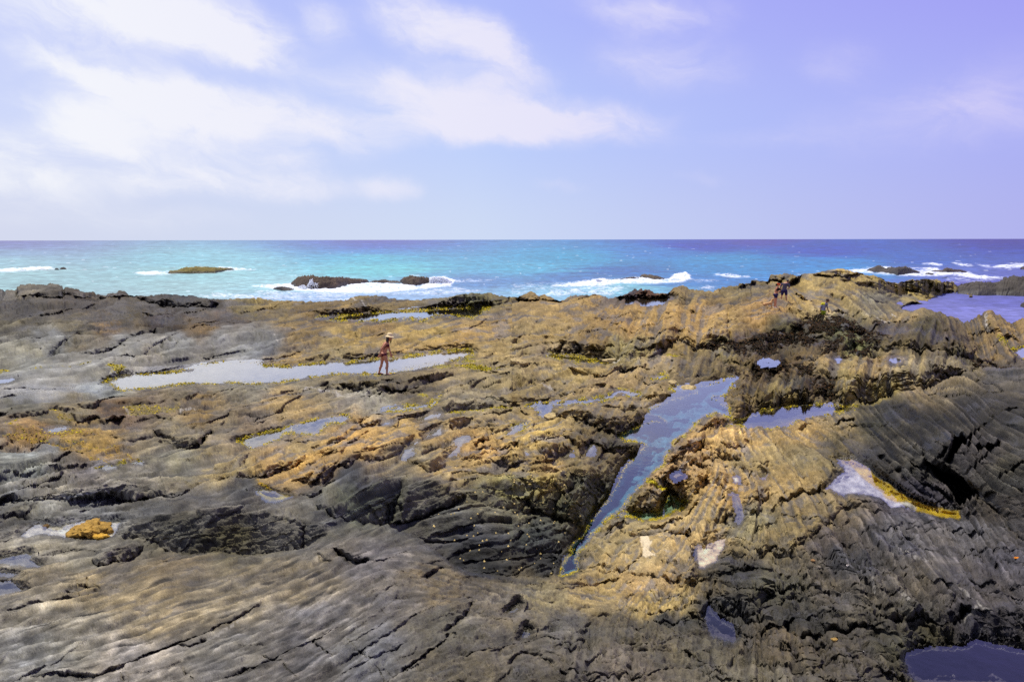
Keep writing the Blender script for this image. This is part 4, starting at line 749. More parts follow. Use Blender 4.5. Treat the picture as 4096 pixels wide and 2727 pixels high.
# cliffs and cracks along sighted lines
for (s, dep, hw, wall) in CRACKS:
    pts = T(s)
    b = box(pts, hw * 6 + 20)
    if b is None: continue
    X = WX[b]; Y = WY[b]
    d, par = pl_dist(pts, X, Y)
    taper = np.clip(np.minimum(par, 1 - par) * 7 + .25, 0, 1)
    wid = hw * (.7 + .6 * (perlin(PX[b] / 22, PY[b] / 22, 71) + .5)) + .6
    g = np.exp(-(d / wid) ** 2)
    dry = sstep(2, 14, -POOLD[b])
    H[b] += dep * .40 * g * taper * dry
    if wall:
        py = np.interp(X, *np.array(sorted(pts)).T)
        below = sstep(-1.5, 3, Y - py) * np.exp(-np.maximum(Y - py, 0) / (hw * 5 + 8)) * (d < hw * 5 + 18)
        H[b] += wall * .5 * below * taper * dry
# deep notches under the overhanging blocks of the right slab
for s, dep in (('B4 1452,590 1560,622 1750,716 1955,842 1893,893 1762,972 1640,800', .55), ('B4 1632,566 1690,420 1722,345 1856,348 1790,430 1700,520', .32)):
    pts = T(s); b = box(pts, 14)
    H[b] += dep * sstep(-1, 7, sdist(pts, PX[b] + .25 * wa[b], PY[b] + .25 * wb[b]))
tl = 'S'
for w_ in PITS.split():
    if w_ in TILE: tl = w_; continue
    x0, y0, rx, ry = map(float, w_.split(','))
    k = 1.7253 if tl[0] == 'C' else 2.2988
    x0 = TILE[tl][0] + x0 / k; y0 = TILE[tl][1] + y0 / k; rx /= k; ry /= k
    b = box([(x0 - rx, y0 - ry), (x0 + rx, y0 + ry)], 12)
    if b is None: continue
    q = ((WX[b] - x0) / rx) ** 2 + ((WY[b] - y0) / ry) ** 2
    dloc = float(np.median(H[b] / TAN[b]))
    H[b] += .9 * max(rx, ry) * dloc / FPX * np.exp(-q * 1.2) * (POOLD[b] < -3)

inl = T('A4 1885,300 1995,300 1995,478 1780,522 1560,460 1240,412 1600,374 1900,338')
b = box(inl, 20)
H[b] += (np.maximum(H[b], 8.3) - H[b]) * sstep(-6, 3, sdist(inl, PX[b] + .4 * wa[b], PY[b] + .25 * wb[b]))

# ------------------------------------------------------------------ relief
D = H / TAN
A_, L_ = AZ, LD
def oct_(F, seed, ax=1.0, ay=1.0):
    return perlin(A_ * F * ax, L_ * F * ay, seed)
tanv = np.clip(TAN, .03, 1)
def vis(F):          # fade detail that could not be resolved at this slant
    return np.clip(400.0 / F - .6, 0, 1)
lump = .0010 * oct_(19, 102)
rid = .0024 * (1 - 2.2 * np.abs(oct_(34, 103))) * vis(34) + .0015 * (1 - 2.2 * np.abs(oct_(70, 104))) * vis(70)
fine = .0013 * oct_(130, 105) * vis(130) + .0004 * oct_(240, 106) * vis(240)
# broken, faceted blocks
fa, e1 = facets(17, 2.2, 120, .0034, .09, .8)
fb, e2 = facets(44, 2.0, 121, .0024, .10, .7)
fc_, e3 = facets(105, 1.7, 122, .0013, .14, .6)
jw = .25 * fbm(AZ * 40, LD * 40, 3, 125, .6)
j1, j2, _, _, _ = voronoi((xa * 15) + jw, xl * 34 + jw, 126)
k1, k2, _, _, _ = voronoi((xa * 37) - jw, xl * 80 + jw, 127)
joint = -.0045 * sstep(.085, .0, j2 - j1) * sstep(-.1, .35, fbm(AZ * 12, LD * 12, 2, 128)) - .0020 * sstep(.11, .0, k2 - k1) * sstep(-.05, .35, fbm(AZ * 20, LD * 20, 2, 129))
fb *= vis(42); fc_ *= vis(100)
# weathered pockets (barnacled rock)
v1, v2, vi, _, _ = voronoi(A_ * 85, L_ * 85, 130)
pock = -.0012 * np.exp(-(v1 / .28) ** 2) * ((vi & np.uint32(3)) == 0) * vis(85)
slab = T('A4 820,1335 1000,1275 1330,1245 1650,1235 2354,1195 S 4600,1540 4600,2150 4096,2120 3900,2085 B4 1760,1000 1560,960 1250,830 1000,640 880,580 760,530 640,540 560,430 780,280')
SLAB = np.zeros((NY, NX), np.float32); b = box(slab, 60); SLAB[b] = sstep(-20, 20, sdist(slab, WX[b], WY[b]))
NL = sstep(2000, 2180, PY) * sstep(2300, 1900, PX)
S3 = S3 * (1 - .6 * SLAB) * (1 - .5 * NL); S4 = S4 * (1 - .75 * SLAB) * (1 - .65 * NL)
strat = ((.30 + .5 * SLAB) * S1 + 1.3 * S2 + 1.6 * S3) * 0.00062 + .0009 * stair(S2 * 1.1, .09) - .0006 * sstep(1.0, 2.2, -S2) - .0019 * sstep(1.1, 2.2, -S3)
ledge = .0034 * stair(S4 * 1.7 + .3 * S3, .06) + .0017 * stair(S3 * 1.4 + 7.3, .08)
ledge -= ledge.mean()
hair = sstep(1.0, 1.7, S0) * sstep(-.7, .5, S3)
strat = strat * (1 - .5 * NL)
strat -= .0005 * hair
patch = sstep(-.25, .45, oct_(7, 140) + .5 * oct_(21, 141))
rel = lump + 1.35 * (.42 + .58 * np.clip(2.5 * TAN, 0, 1)) * ROUGH * (rid + fine + (fa * .6 + fb + fc_) * (.45 + .55 * patch) + pock) + BED * strat + (.35 + .65 * BED) * ledge * (.5 + .5 * patch) + joint * (.15 + .85 * ROUGH)
inp = 1 - .93 * sstep(-4, 10, POOLD)
shore_k = .2 + .8 * sstep(0, 50, -POOLD)
rel = np.clip(rel, -.009, .0065) * inp * shore_k * (1 - .35 * sstep(25, 80, D0))
Zoff = rel * D
# world position
hlen = np.hypot(RAY[..., 0], RAY[..., 1])
VX = RAY[..., 0] / hlen * D
VY = RAY[..., 1] / hlen * D
VZ = CAMZ - H + Zoff
# the far side of the shore goes down into the sea
NB = 14
kk = np.arange(NB, 0, -1, dtype=np.float32)
bx_ = VX[0][None] * (1 + .006 * kk[:, None] ** 1.4); by_ = VY[0][None] * (1 + .006 * kk[:, None] ** 1.4)
bz_ = VZ[0][None] - .05 * kk[:, None] ** 1.95 - .2 * (1 + perlin(AZ[0][None] * 60 + kk[:, None] * .5, kk[:, None] * .4, 150)) * (kk[:, None] / 4)
VXf = np.vstack([bx_, VX]); VYf = np.vstack([by_, VY]); VZf = np.vstack([bz_, VZ])

def spot(px, py):
    """where a sight line meets the finished shore"""
    j = int(np.argmin(np.abs(gx - px)))
    i = int(np.argmin(np.abs(PY[:, j] - py)))
    return Vector((float(VX[i, j]), float(VY[i, j]), float(VZ[i, j])))

# ------------------------------------------------------------------ rock colours, with shade painted in at some points
COLP = '''100,1180 116 106 88|100,1225 48 45 37|300,1225 77 65 49|750,1190 37 37 39|800,1215 77 72 65|500,1270 81 70 44|650,1290 55 41 18|900,1280 93 68 33|1000,1240 126 109 54|100,1290 92 84 62|300,1320 102 92 68|450,1320 117 91 51|800,1320 112 88 49
200,1370 125 126 128|500,1370 133 132 130|700,1390 131 130 128|900,1360 129 127 126|1000,1400 138 139 141|100,1430 142 139 126|300,1480 141 136 126|150,1540 144 140 132|400,1560 140 143 138|600,1430 159 150 134
1080,1370 110 111 115|1200,1330 137 111 59|1150,1420 161 130 65|1300,1400 148 128 83|1400,1350 160 132 63|1700,1320 169 140 65|1900,1330 178 140 63|1700,1390 174 140 68|2000,1380 154 130 77|1500,1300 146 114 54|1250,1290 115 91 41|1100,1240 139 116 58|1500,1210 119 99 51|1850,1200 105 99 56|1800,1230 96 84 72|2300,1250 159 128 64|2600,1240 181 142 66|2500,1290 168 131 61|2200,1340 157 129 70|2400,1350 140 111 50|2500,1400 145 130 79|2200,1400 151 129 93|2800,1280 177 139 67|2850,1330 187 150 75|2900,1380 146 129 71
3000,1150 120 103 60|3200,1140 161 135 72|3400,1150 164 138 70|3600,1150 170 146 73|3500,1200 128 120 96|3250,1200 168 139 75|3300,1250 184 157 102|3600,1270 147 124 76|3050,1250 169 130 64|2750,1170 132 110 60|2550,1165 100 65 36
3150,1310 89 81 47|3350,1310 91 88 49|2950,1370 86 63 28|3050,1360 65 45 19|3150,1390 97 82 50|3300,1380 67 50 24|3550,1330 88 73 41|3700,1330 75 67 39|3800,1360 88 72 48|3850,1420 84 73 43|3400,1380 116 115 64|4000,1300 138 112 59|4050,1350 150 119 62|3950,1400 138 112 67|3100,1480 81 60 28|3200,1460 103 81 41|3300,1460 155 128 74|3500,1460 161 134 85|3650,1480 163 142 96|3400,1520 157 136 75|3150,1560 135 116 63|2950,1560 116 95 50|3250,1540 86 66 35|3500,1570 159 139 74|3800,1460 146 130 97
2300,1480 174 147 81|2600,1480 165 139 92|2800,1480 115 97 58|2400,1530 163 135 85|2200,1550 143 122 81|2100,1560 147 124 70|2000,1500 146 126 82|1900,1600 149 133 100|1500,1590 159 152 138|1700,1480 137 118 82|1500,1520 122 106 65|1600,1545 96 83 60|1250,1550 137 123 93|1150,1600 167 137 80|1000,1560 133 126 109|700,1560 125 111 85|300,1630 125 112 85|500,1650 110 83 50|100,1650 104 101 90|600,1640 107 91 73|800,1650 137 110 58
150,1740 157 120 63|300,1770 152 121 55|400,1800 165 128 43|200,1800 119 119 120|100,1850 128 132 132|400,1850 121 117 126|700,1750 138 124 96|900,1700 132 117 92|1000,1720 130 111 88|700,1830 135 128 105|500,1900 129 122 110|900,1880 158 138 91|200,1960 130 123 112|150,2030 140 138 133|400,2060 116 116 118|0,2100 94 90 85|100,2080 74 71 65
100,2180 156 147 130|300,2220 134 127 113|200,2330 135 122 100|1100,1850 175 139 73|1250,1840 199 154 66|1450,1760 194 150 69|1600,1740 184 146 67|1200,1780 172 142 82|1100,1760 151 131 106|1650,1820 142 126 94|1900,1800 190 147 72|2150,1760 200 166 83|1800,1840 172 142 82|2200,1850 177 143 79|2300,1840 138 119 77|2150,1930 176 150 67|2400,1800 113 93 53|2050,1960 150 142 85|2350,1950 92 90 70|2300,2050 91 89 63|2450,1780 90 81 59
800,2000 93 88 84|950,1960 82 80 78|600,2060 91 89 87|700,2130 99 95 82|900,2150 94 87 59|1100,2100 110 105 98|1300,2050 96 94 91|1400,1900 65 67 74|1450,2000 94 99 80|1650,1950 102 99 89|1750,2060 83 82 78|1900,2150 72 73 80|2000,2000 112 107 87|2150,2150 69 73 69|2200,2250 54 54 55|1900,2260 44 44 44
400,2350 144 126 93|700,2280 120 104 78|600,2450 152 133 99|300,2500 142 134 121|900,2400 138 124 100|200,2600 129 127 125|500,2650 149 139 130|900,2600 118 113 108|1200,2350 119 107 88|1300,2500 123 117 115|1200,2650 100 94 90|1500,2250 106 100 101|1600,2400 113 106 102|1450,2600 114 113 117|1750,2350 121 104 75|1800,2500 104 98 86|2000,2450 122 110 93|2000,2600 104 95 82|1800,2680 104 95 79|2200,2380 143 128 91|2150,2680 96 88 77
2500,2250 184 155 97|2450,2150 175 152 100|2600,2330 184 150 92|2650,2420 185 156 86|2800,2150 200 166 103|2850,2050 179 148 83|2900,1950 210 166 87|2750,1850 195 155 96|2900,1770 203 161 84|3050,1850 168 143 89|3200,1850 145 126 84|3150,1950 169 140 84|3000,2100 157 144 104|3200,2080 140 118 70|3100,2150 143 123 80|2350,2350 168 140 79|3250,1740 183 146 74|3350,1700 155 133 91|3300,1780 106 92 61
3800,1540 120 103 73|3700,1560 137 117 83|4000,1500 85 79 74|3550,1640 61 58 54|3700,1700 63 58 49|3500,1700 77 72 54|3900,1650 68 62 55|4050,1700 71 66 58|3650,1850 85 80 74|3900,1800 83 75 72|4050,1900 90 84 71|3500,1850 66 61 56|3650,1980 85 78 90|4050,2050 90 79 68|3350,1850 129 111 69
3300,2150 94 83 76|3600,2150 93 89 94|3900,2150 87 82 83|4050,2250 91 86 94|3400,2250 74 72 76|2950,2300 64 60 51|3100,2350 99 93 71|3300,2350 96 87 76|3600,2350 97 88 78|3900,2350 84 77 77|2900,2450 70 69 71|3200,2480 65 62 58|3600,2450 85 78 64|2800,2600 101 93 76|3100,2580 102 87 63|3000,2700 117 107 87|2500,2550 104 93 72|2700,2480 73 70 62|2300,2520 95 90 83|2500,2680 122 110 98|3400,2650 90 81 69|3900,2500 60 56 63|3700,2600 81 76 54'''
cp = []
for ln_ in COLP.split('\n'):
    for it in ln_.split('|'):
        a_, c_ = it.split(' ', 1)
        x_, y_ = map(float, a_.split(','))
        cp.append((x_, y_) + tuple(lin([float(v) for v in c_.replace(',', ' ').split()])))
cp = np.array(cp)
CW = 46 * fbm(PX / 170, PY / 90, 4, 161, .6); CV = 30 * fbm(PX / 170, PY / 90, 4, 171, .6)
def colour(x, y):
    xx = x + 42 * fbm(x / 150, y / 80, 4, 161, .6); yy = y + 26 * fbm(x / 150, y / 80, 4, 171, .6)
    w = 0; v = 0
    for k in range(len(cp)):
        q = ((xx - cp[k, 0]) ** 2 + ((yy - cp[k, 1]) * 1.7) ** 2 + 120.0) ** -2.0
        w = w + q; v = v + q[..., None] * cp[k, 2:]
    return v / w[..., None]
ALB = coarse(colour) / 1.25 * np.array([1.0, 1.0, .86], np.float32)
slab = T('A4 820,1335 1000,1275 1330,1245 1650,1235 2354,1195 S 4600,1540 4600,2150 4096,2120 3900,2085 B4 1760,1000 1560,960 1250,830 1000,640 880,580 760,530 640,540 560,430 780,280')
b = box(slab, 40)
m = sstep(-14, 14, sdist(slab, WX[b], WY[b]))[..., None]
ALB[b] *= 1 - m * np.array([.36, .35, .33], np.float32)
lum = ALB.mean(-1, keepdims=True)
# how tan (crusted with barnacles) the stone is: warm hue
ALB = ALB * .82 + .18 * ALB.mean(-1, keepdims=True) * np.array([1.0, .98, .86], np.float32)
ALB[..., 2] *= 1 - .02 * np.clip((ALB[..., 0] - ALB[..., 2]) / (ALB[..., 0] + 1e-3) * 2.2 - .4, 0, 1)
warmth = np.clip((ALB[..., 0] - ALB[..., 2]) / (ALB[..., 0] + 1e-3) * 1.9 - .45, 0, 1)
# crust sits on the proud parts and has flaked off in patches, showing the grey stone
conv = rel - blur(rel, 5)
conv = conv / (np.abs(conv).mean() * 2.5)
flake = .55 * conv + .9 * fbm(A_ * 26, L_ * 26, 4, 181, .65) + .35 * S2
bare = sstep(.15, -.55, flake + .35 * (warmth - .55)) * warmth
grey = lum * np.array([.74, .73, .74], np.float32) * .85
ALB = ALB * (1 - .6 * bare[..., None]) + grey * (.6 * bare[..., None])
ALB *= (1 + .10 * warmth * np.clip(conv, -1, 1))[..., None]
# grain, beds and blotches
ALB *= np.exp(np.where(PY > 2050, .22, .23) * BED * (1.1 * S1 + .9 * S2 + .55 * S3 + .25 * S4) * (1 - .5 * warmth) + .30 * fbm(A_ * 40, L_ * 40, 5, 191, .65) + .06 * white())[..., None]
tint = fbm(A_ * 14, L_ * 14, 4, 195, .6)
ALB *= (1 + tint[..., None] * np.array([.05, .01, -.10], np.float32))
# barnacle speckle
spk = (rng.random((NY, NX)) > .90) * warmth * (POOLD < -3)
ALB *= (1 + .45 * spk)[..., None]
ALB *= (1 - .60 * np.clip(BED, 0, 1.2) * np.clip(hair, 0, 1) * (POOLD < -2))[..., None]      # darker along the hairline partings
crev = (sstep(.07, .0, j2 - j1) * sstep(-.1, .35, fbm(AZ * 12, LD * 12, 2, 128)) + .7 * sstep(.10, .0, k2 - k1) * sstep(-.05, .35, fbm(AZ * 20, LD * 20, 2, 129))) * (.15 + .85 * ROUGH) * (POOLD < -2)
ALB *= (1 - .55 * np.clip(crev, 0, 1))[..., None]         # shade of the joints painted into the stone colour
# quartz veins
VEINS = [('A4 900,490 940,518', 5), ('A4 1000,480 1040,515 1075,540 1112,553', 5), ('A4 1130,455 1190,495', 3), ('A4 2000,480 2015,560 2025,640', 3.5), ('A4 700,465 720,478', 3), ('A2 975,250 1010,285 1025,315', 4), ('A2 170,560 200,600', 4), ('A2 880,210 930,240', 3), ('C1 1430,575 1520,520 1640,450', 7), ('C1 1120,750 1160,730', 4),
         ('A3 1300,725 1360,702', 4), ('A3 900,795 990,785', 4), ('A3 240,985 370,1010', 6), ('C3 1870,175 1960,270 2060,370 2130,400', 6), ('C3 1480,215 1560,280', 9), ('C3 1300,130 1330,240', 7), ('B4 1180,1350 1300,1450 1460,1520', 6), ('C3 1960,430 2040,370', 14), ('A1 1650,1230 1750,1220 1800,1235', 5), ('A2 440,1075 510,1030 560,1060 650,1080 800,1105', 8), ('A2 850,1100 930,1115 1030,1112', 5), ('A1 1150,1240 1200,1290 1280,1290', 4)]
for s, w in VEINS:
    pts = T(s); b = box(pts, w * 3 + 12)
    d, par = pl_dist(pts, WX[b], WY[b])
    m = sstep(w, w * .35, d + 3.5 * fbm(PX[b] / 9, PY[b] / 7, 2, 201)) * .85
    m = m * (.45 if np.mean([q[1] for q in pts]) > 1900 else .8) * sstep(-.5, .3, fbm(PX[b] / 14, PY[b] / 10, 3, 203))
    ALB[b] += (np.array([.50, .46, .38], np.float32) - ALB[b]) * m[..., None]
# ochre weed lines and patches lying flat on the stone
WEEDS = [('A1 0,1500 120,1440 300,1430 500,1440 650,1420 900,1470 960,1500 800,1500 600,1500 400,1520 200,1520', (150, 116, 54), .6), ('B1 140,110 300,110 480,150 600,190 800,250 1000,330 980,340 780,270 560,200 300,150', (160, 126, 50), .65), ('B1 600,150 800,180 960,240 1100,300 1280,330 1180,335 1000,270 800,210', (176, 142, 58), .75), ('B1 1010,190 1060,190 1160,270 1290,325 1240,330 1120,260', (150, 116, 44), .7),
         ('B1 870,380 1000,360 1180,340 1300,322 1320,332 1150,352 960,390 900,398', (150, 138, 14), .9), ('A1 980,835 1080,828 1140,840 1150,870 1060,885 990,865', (164, 150, 18), .9), ('A1 0,832 60,836 75,858 0,864', (170, 156, 16), .9), ('A1 290,858 380,858 390,868 300,872', (168, 154, 18), .8), ('A1 580,845 660,850 640,858', (160, 146, 30), .6), ('A1 720,835 840,832 800,850', (160, 146, 30), .6), ('A1 980,920 1040,915 1040,935 990,945', (164, 150, 24), .8), ('A1 1100,925 1160,922 1150,938', (164, 150, 24), .6), ('A1 430,868 465,858 450,875', (168, 154, 18), .8),
         ('A2 1780,830 1950,850 2100,860 2220,885 2150,900 2040,920 1900,880', (150, 138, 12), .95), ('A2 1780,770 1850,740 1920,745 1850,780', (160, 150, 40), .7), ('A2 1920,740 2000,750 1960,780 2080,800 2000,810 1900,790', (150, 140, 30), .75), ('A2 1480,1110 1540,1105 1600,1140 1540,1145', (170, 155, 40), .7), ('A2 1700,1270 1900,1245 2050,1235 2354,1210 2354,1235 2050,1260 1800,1275', (158, 142, 14), .85), ('A2 1640,830 1700,810 1800,830 1700,855', (160, 150, 50), .6),
         ('A3 1410,755 1540,745 1560,760 1440,780', (160, 146, 12), .9), ('A3 1230,770 1340,775 1300,790', (150, 138, 20), .7), ('A4 2100,700 2150,720 2260,790 2150,780', (150, 140, 30), .7), ('A4 2200,770 2290,795 2230,805', (150, 140, 20), .8), ('B3 1220,500 1290,500 1400,550 1440,580 1430,600 1340,570 1240,550', (176, 160, 6), .95), ('B2 0,500 40,510 120,560 160,600 110,590 40,550', (176, 136, 20), .8),
         ('A1 430,1290 560,1280 700,1330 690,1350 560,1330', (150, 126, 60), .6), ('A1 1140,1250 1240,1200 1500,1210 1640,1190 1700,1210 1600,1250 1350,1290 1200,1290', (148, 130, 70), .65), ('A1 90,1390 170,1375 150,1410 100,1415', (160, 130, 40), .8)]
WEEDM = np.zeros((NY, NX), np.float32)
for s, c, a in WEEDS:
    pts = T(s); b = box(pts, 25)
    m = sstep(-2, 5, sdist(pts, WX[b], WY[b]) + 9 * fbm(PX[b] / 22, PY[b] / 10, 3, 211, .7)) * a
    cc_ = lin(c).astype(np.float32) * (.9 + .5 * fbm(PX[b] / 9, PY[b] / 6, 3, 215)[..., None])
    ALB[b] += (np.clip(cc_, .01, 1) / 1.15 - ALB[b]) * m[..., None]
    WEEDM[b] = np.maximum(WEEDM[b], m)
# black weed
BLACK = [('A1 0,210 600,215 1250,200 1950,225 2010,290 1700,340 1000,360 500,400 250,440 0,380', .42), ('A1 0,300 0,250 180,250 170,290 60,340', .7), ('A1 1180,385 1450,320 1700,330 1880,350 1800,370 1550,375 1380,385 1200,400', .85), ('A1 620,430 900,360 1180,360 1250,420 1000,470 760,470', .7), ('A1 1280,190 1500,170 1760,175 1900,200 1880,225 1700,240 1400,230', .5), ('A1 1700,360 2354,330 2354,470 2000,470 1600,480 1400,470', .5), ('A2 0,340 300,300 420,330 380,350 100,420 0,430', .5),
         ('A4 0,660 250,640 460,700 420,760 250,760 0,850', .85), ('A4 250,560 480,530 900,560 1000,600 700,660 500,650 300,640', .75), ('A4 500,850 560,740 700,700 1000,650 1100,670 900,720 700,740 600,850', .7), ('A4 700,860 800,800 950,780 980,800 900,860', .8), ('A3 1600,650 1900,640 2200,600 2354,580 2354,720 2100,720 1900,700', .7), ('A4 0,950 120,920 200,960 170,1040 0,1050', .9), ('A4 280,960 420,920 440,1000 380,1060 300,1040', .7), ('A3 2230,830 2354,800 2354,950 2230,920', .8), ('A4 400,1100 620,1090 620,1240 480,1260', .6), ('A4 1880,920 2100,920 2230,930 2050,950', .7), ('A3 1950,880 2300,870 2354,940 2200,930 2050,910', .5)]
BLK = np.zeros((NY, NX), np.float32)
for s, a in BLACK:
    pts = T(s); b = box(pts, 30)
    m = sstep(-4, 8, sdist(pts, WX[b], WY[b]) + 16 * fbm(PX[b] / 30, PY[b] / 14, 4, 221, .7)) * a
    cc_ = np.array([.040, .030, .014], np.float32) * (1 + .8 * fbm(PX[b] / 8, PY[b] / 6, 3, 225)[..., None])
    ALB[b] += (cc_ - ALB[b]) * m[..., None]
    BLK[b] = np.maximum(BLK[b], m)
# sand floors, one painted sky reflection, algae margins and wet rims of the pools
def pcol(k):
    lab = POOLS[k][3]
    if 'yellow floored' in lab: return (196, 190, 184)  # pale grey is the bright sky's reflection painted on the floor
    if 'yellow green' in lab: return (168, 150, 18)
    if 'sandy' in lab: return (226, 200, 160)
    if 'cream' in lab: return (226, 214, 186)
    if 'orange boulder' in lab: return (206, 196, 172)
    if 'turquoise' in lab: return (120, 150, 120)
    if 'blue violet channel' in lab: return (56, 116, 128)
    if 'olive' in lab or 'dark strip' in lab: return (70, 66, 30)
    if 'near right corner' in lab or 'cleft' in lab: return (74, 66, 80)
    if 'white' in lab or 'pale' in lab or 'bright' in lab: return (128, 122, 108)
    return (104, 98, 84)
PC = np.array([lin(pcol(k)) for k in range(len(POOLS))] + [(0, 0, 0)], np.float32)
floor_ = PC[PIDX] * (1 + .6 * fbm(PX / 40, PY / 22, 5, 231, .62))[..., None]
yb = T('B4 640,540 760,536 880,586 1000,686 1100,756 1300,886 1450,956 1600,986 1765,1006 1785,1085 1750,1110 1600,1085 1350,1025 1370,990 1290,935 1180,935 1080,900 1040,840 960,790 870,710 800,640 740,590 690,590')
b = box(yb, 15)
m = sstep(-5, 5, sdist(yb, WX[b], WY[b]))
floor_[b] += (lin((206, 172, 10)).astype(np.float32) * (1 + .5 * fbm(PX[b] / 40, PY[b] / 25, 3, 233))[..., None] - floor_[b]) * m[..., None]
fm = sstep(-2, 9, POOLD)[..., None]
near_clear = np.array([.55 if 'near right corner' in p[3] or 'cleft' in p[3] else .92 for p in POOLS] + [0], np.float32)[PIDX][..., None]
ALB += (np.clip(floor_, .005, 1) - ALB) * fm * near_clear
algae_pool = np.array([1.0 if any(w in p[3] for w in ('channel', 'winding', 'olive', 'violet tide', 'slanting', 'woman', 'turquoise', 'green margins', 'dark strip')) else .0 for p in POOLS] + [0])[PIDX]
am = algae_pool * (.25 + .75 * np.clip(3 * TAN - .2, 0, 1)) * sstep(-13, -3, POOLD) * sstep(11, 1, POOLD) * sstep(-.25, .25, fbm(PX / 45, PY / 30, 3, 241, .6) + .12)
ac = lin((168, 150, 8)).astype(np.float32) * (1 + .6 * fbm(PX / 10, PY / 7, 3, 245))[..., None]
ALB += (np.clip(ac, .01, .6) - ALB) * (am * .9)[..., None]
ALGM = am
WET = sstep(-16, -2, POOLD) * .8 + .45 * sstep(.15, .05, lum[..., 0]) * sstep(.1, .6, fbm(A_ * 22, L_ * 22, 3, 251))
WET = np.maximum(WET, BLK * .5)
ALB *= (1 - .48 * sstep(-22, -6, POOLD + 8 * fbm(PX / 22, PY / 14, 3, 255)) * (POOLD < 0) * (1 - ALGM))[..., None]      # stone stays darker where it is wet
wl = T('A1 -60,1000 400,985 900,945 1080,1045 800,1108 400,1165 0,1185 -60,1190')
b = box(wl, 30)
for wq in ('A1 1000,870 1500,800 1900,775 2354,760 2354,830 1850,850 1750,900 1300,930 1000,930',):
    bq = box(T(wq), 30); WET[bq] = np.maximum(WET[bq], .9 * sstep(-8, 8, sdist(T(wq), WX[bq], WY[bq])))
WET[b] = np.maximum(WET[b], .85 * sstep(-12, 14, sdist(wl, WX[b], WY[b]) + 14 * fbm(PX[b] / 60, PY[b] / 20, 3, 261)))
WET = np.clip(WET, 0, 1)
dry_sand = T('B3 1180,1032 1240,1018 1300,1100 1262,1150 1322,1222 1232,1252 1190,1222 1200,1150 1160,1082')
b = box(dry_sand, 10)
m = sstep(-2, 3, sdist(dry_sand, WX[b], WY[b]))
ALB[b] += (lin((214, 196, 158)).astype(np.float32) - ALB[b]) * m[..., None]
SAND = np.zeros((NY, NX), np.float32); SAND[b] = m
ALB = np.clip(ALB, .012, .75)

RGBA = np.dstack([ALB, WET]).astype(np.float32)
RGBAf = np.vstack([np.repeat(RGBA[:1], NB, 0), RGBA])

# ------------------------------------------------------------------ rock material
rock_mat, n = new_mat('weathered_rock')
at = n.new('ShaderNodeAttribute'); at.attribute_name = 'Col'
tcn = n.new('ShaderNodeTexCoord')
geo = n.new('ShaderNodeNewGeometry')
na = n.noise(tcn.outputs['Object'], 9.0, 9, .68)
nb = n.noise(tcn.outputs['Object'], 70.0, 5, .65)
nc = n.noise(tcn.outputs['Object'], 1.7, 7, .62)
v = n.math('MULTIPLY', n.range(na.outputs[0], .25, .75, .84, 1.16, False), n.range(nb.outputs[0], .25, .75, .82, 1.20, False))
v = n.math('MULTIPLY', v, n.range(nc.outputs[0], .3, .7, .86, 1.14, False))
vv = n.new('ShaderNodeCombineXYZ')
for i in range(3): n.link(v, vv.inputs[i])
colm = n.mix(1.0, at.outputs['Color'], vv.outputs[0], 'MULTIPLY')
bs = n.new('ShaderNodeBsdfPrincipled'); out = n.new('ShaderNodeOutputMaterial')
n.link(colm, bs.inputs['Base Color'])
rg = n.math('ADD', n.range(at.outputs['Alpha'], 0, 1, .86, .30, False), n.math('MULTIPLY', n.math('SUBTRACT', nb.outputs[0], .5), .2))
n.link(rg, bs.inputs['Roughness'])
n.link(n.range(at.outputs['Alpha'], 0, 1, .22, .5, False), bs.inputs['Specular IOR Level'])
bh = n.math('ADD', n.math('MULTIPLY', na.outputs[0], .05), n.math('MULTIPLY', nb.outputs[0], .009))
bh = n.math('ADD', bh, n.math('MULTIPLY', nc.outputs[0], .16))
bp = n.new('ShaderNodeBump'); bp.inputs['Strength'].default_value = .8; bp.inputs['Distance'].default_value = 1.0
n.link(bh, bp.inputs['Height'])
n.link(bp.outputs[0], bs.inputs['Normal'])
n.link(bs.outputs[0], out.inputs[0])

# ------------------------------------------------------------------ build the shore, mass by mass
NR = NY + NB
idx = np.arange(NR * NX).reshape(NR, NX)
quads = np.stack([idx[:-1, :-1], idx[1:, :-1], idx[1:, 1:], idx[:-1, 1:]], -1)
regf = np.vstack([np.full((NB, NX - 1), -1, np.int16), REG])
regf[:NB] = REG[0][None]
sandf = np.vstack([np.zeros((NB, NX - 1), bool), SAND[:-1, :-1] > .5])
regf[sandf] = 900
VALL = np.stack([VXf, VYf, VZf], -1).reshape(-1, 3)
CALL = RGBAf.reshape(-1, 4)
# shared normals so that neighbouring masses meet without a seam
du = np.gradient(np.stack([VXf, VYf, VZf], -1), axis=1); dv = np.gradient(np.stack([VXf, VYf, VZf], -1), axis=0)
NRM = np.cross(du, -dv); NRM /= np.linalg.norm(NRM, axis=-1, keepdims=True) + 1e-12
NRM = NRM.reshape(-1, 3)
def build_region(name, mask):
    q = quads[mask]
    u, inv = np.unique(q, return_inverse=True)
    q = inv.reshape(-1, 4)
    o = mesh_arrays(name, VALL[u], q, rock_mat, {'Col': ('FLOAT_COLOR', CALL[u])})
    return o, u
o, u = build_region('rock_shelf', regf == -1)
tag(o, 'wave-worn rocky shore of tan, grey and black bedrock reaching the sea', kind='structure')
o, u = build_region('sand', regf == 900)
tag(o, 'small patch of dry pale sand between barnacled rocks', kind='structure')
for k, (s, h, rad, lab) in enumerate(ROCKS):
    if not lab: continue
    mk = regf == k
    if mk.sum() < 30: continue
    o, u = build_region('rock_outcrop', mk)
    tag(o, lab, 'rock', 'rock outcrops rising from the shore')
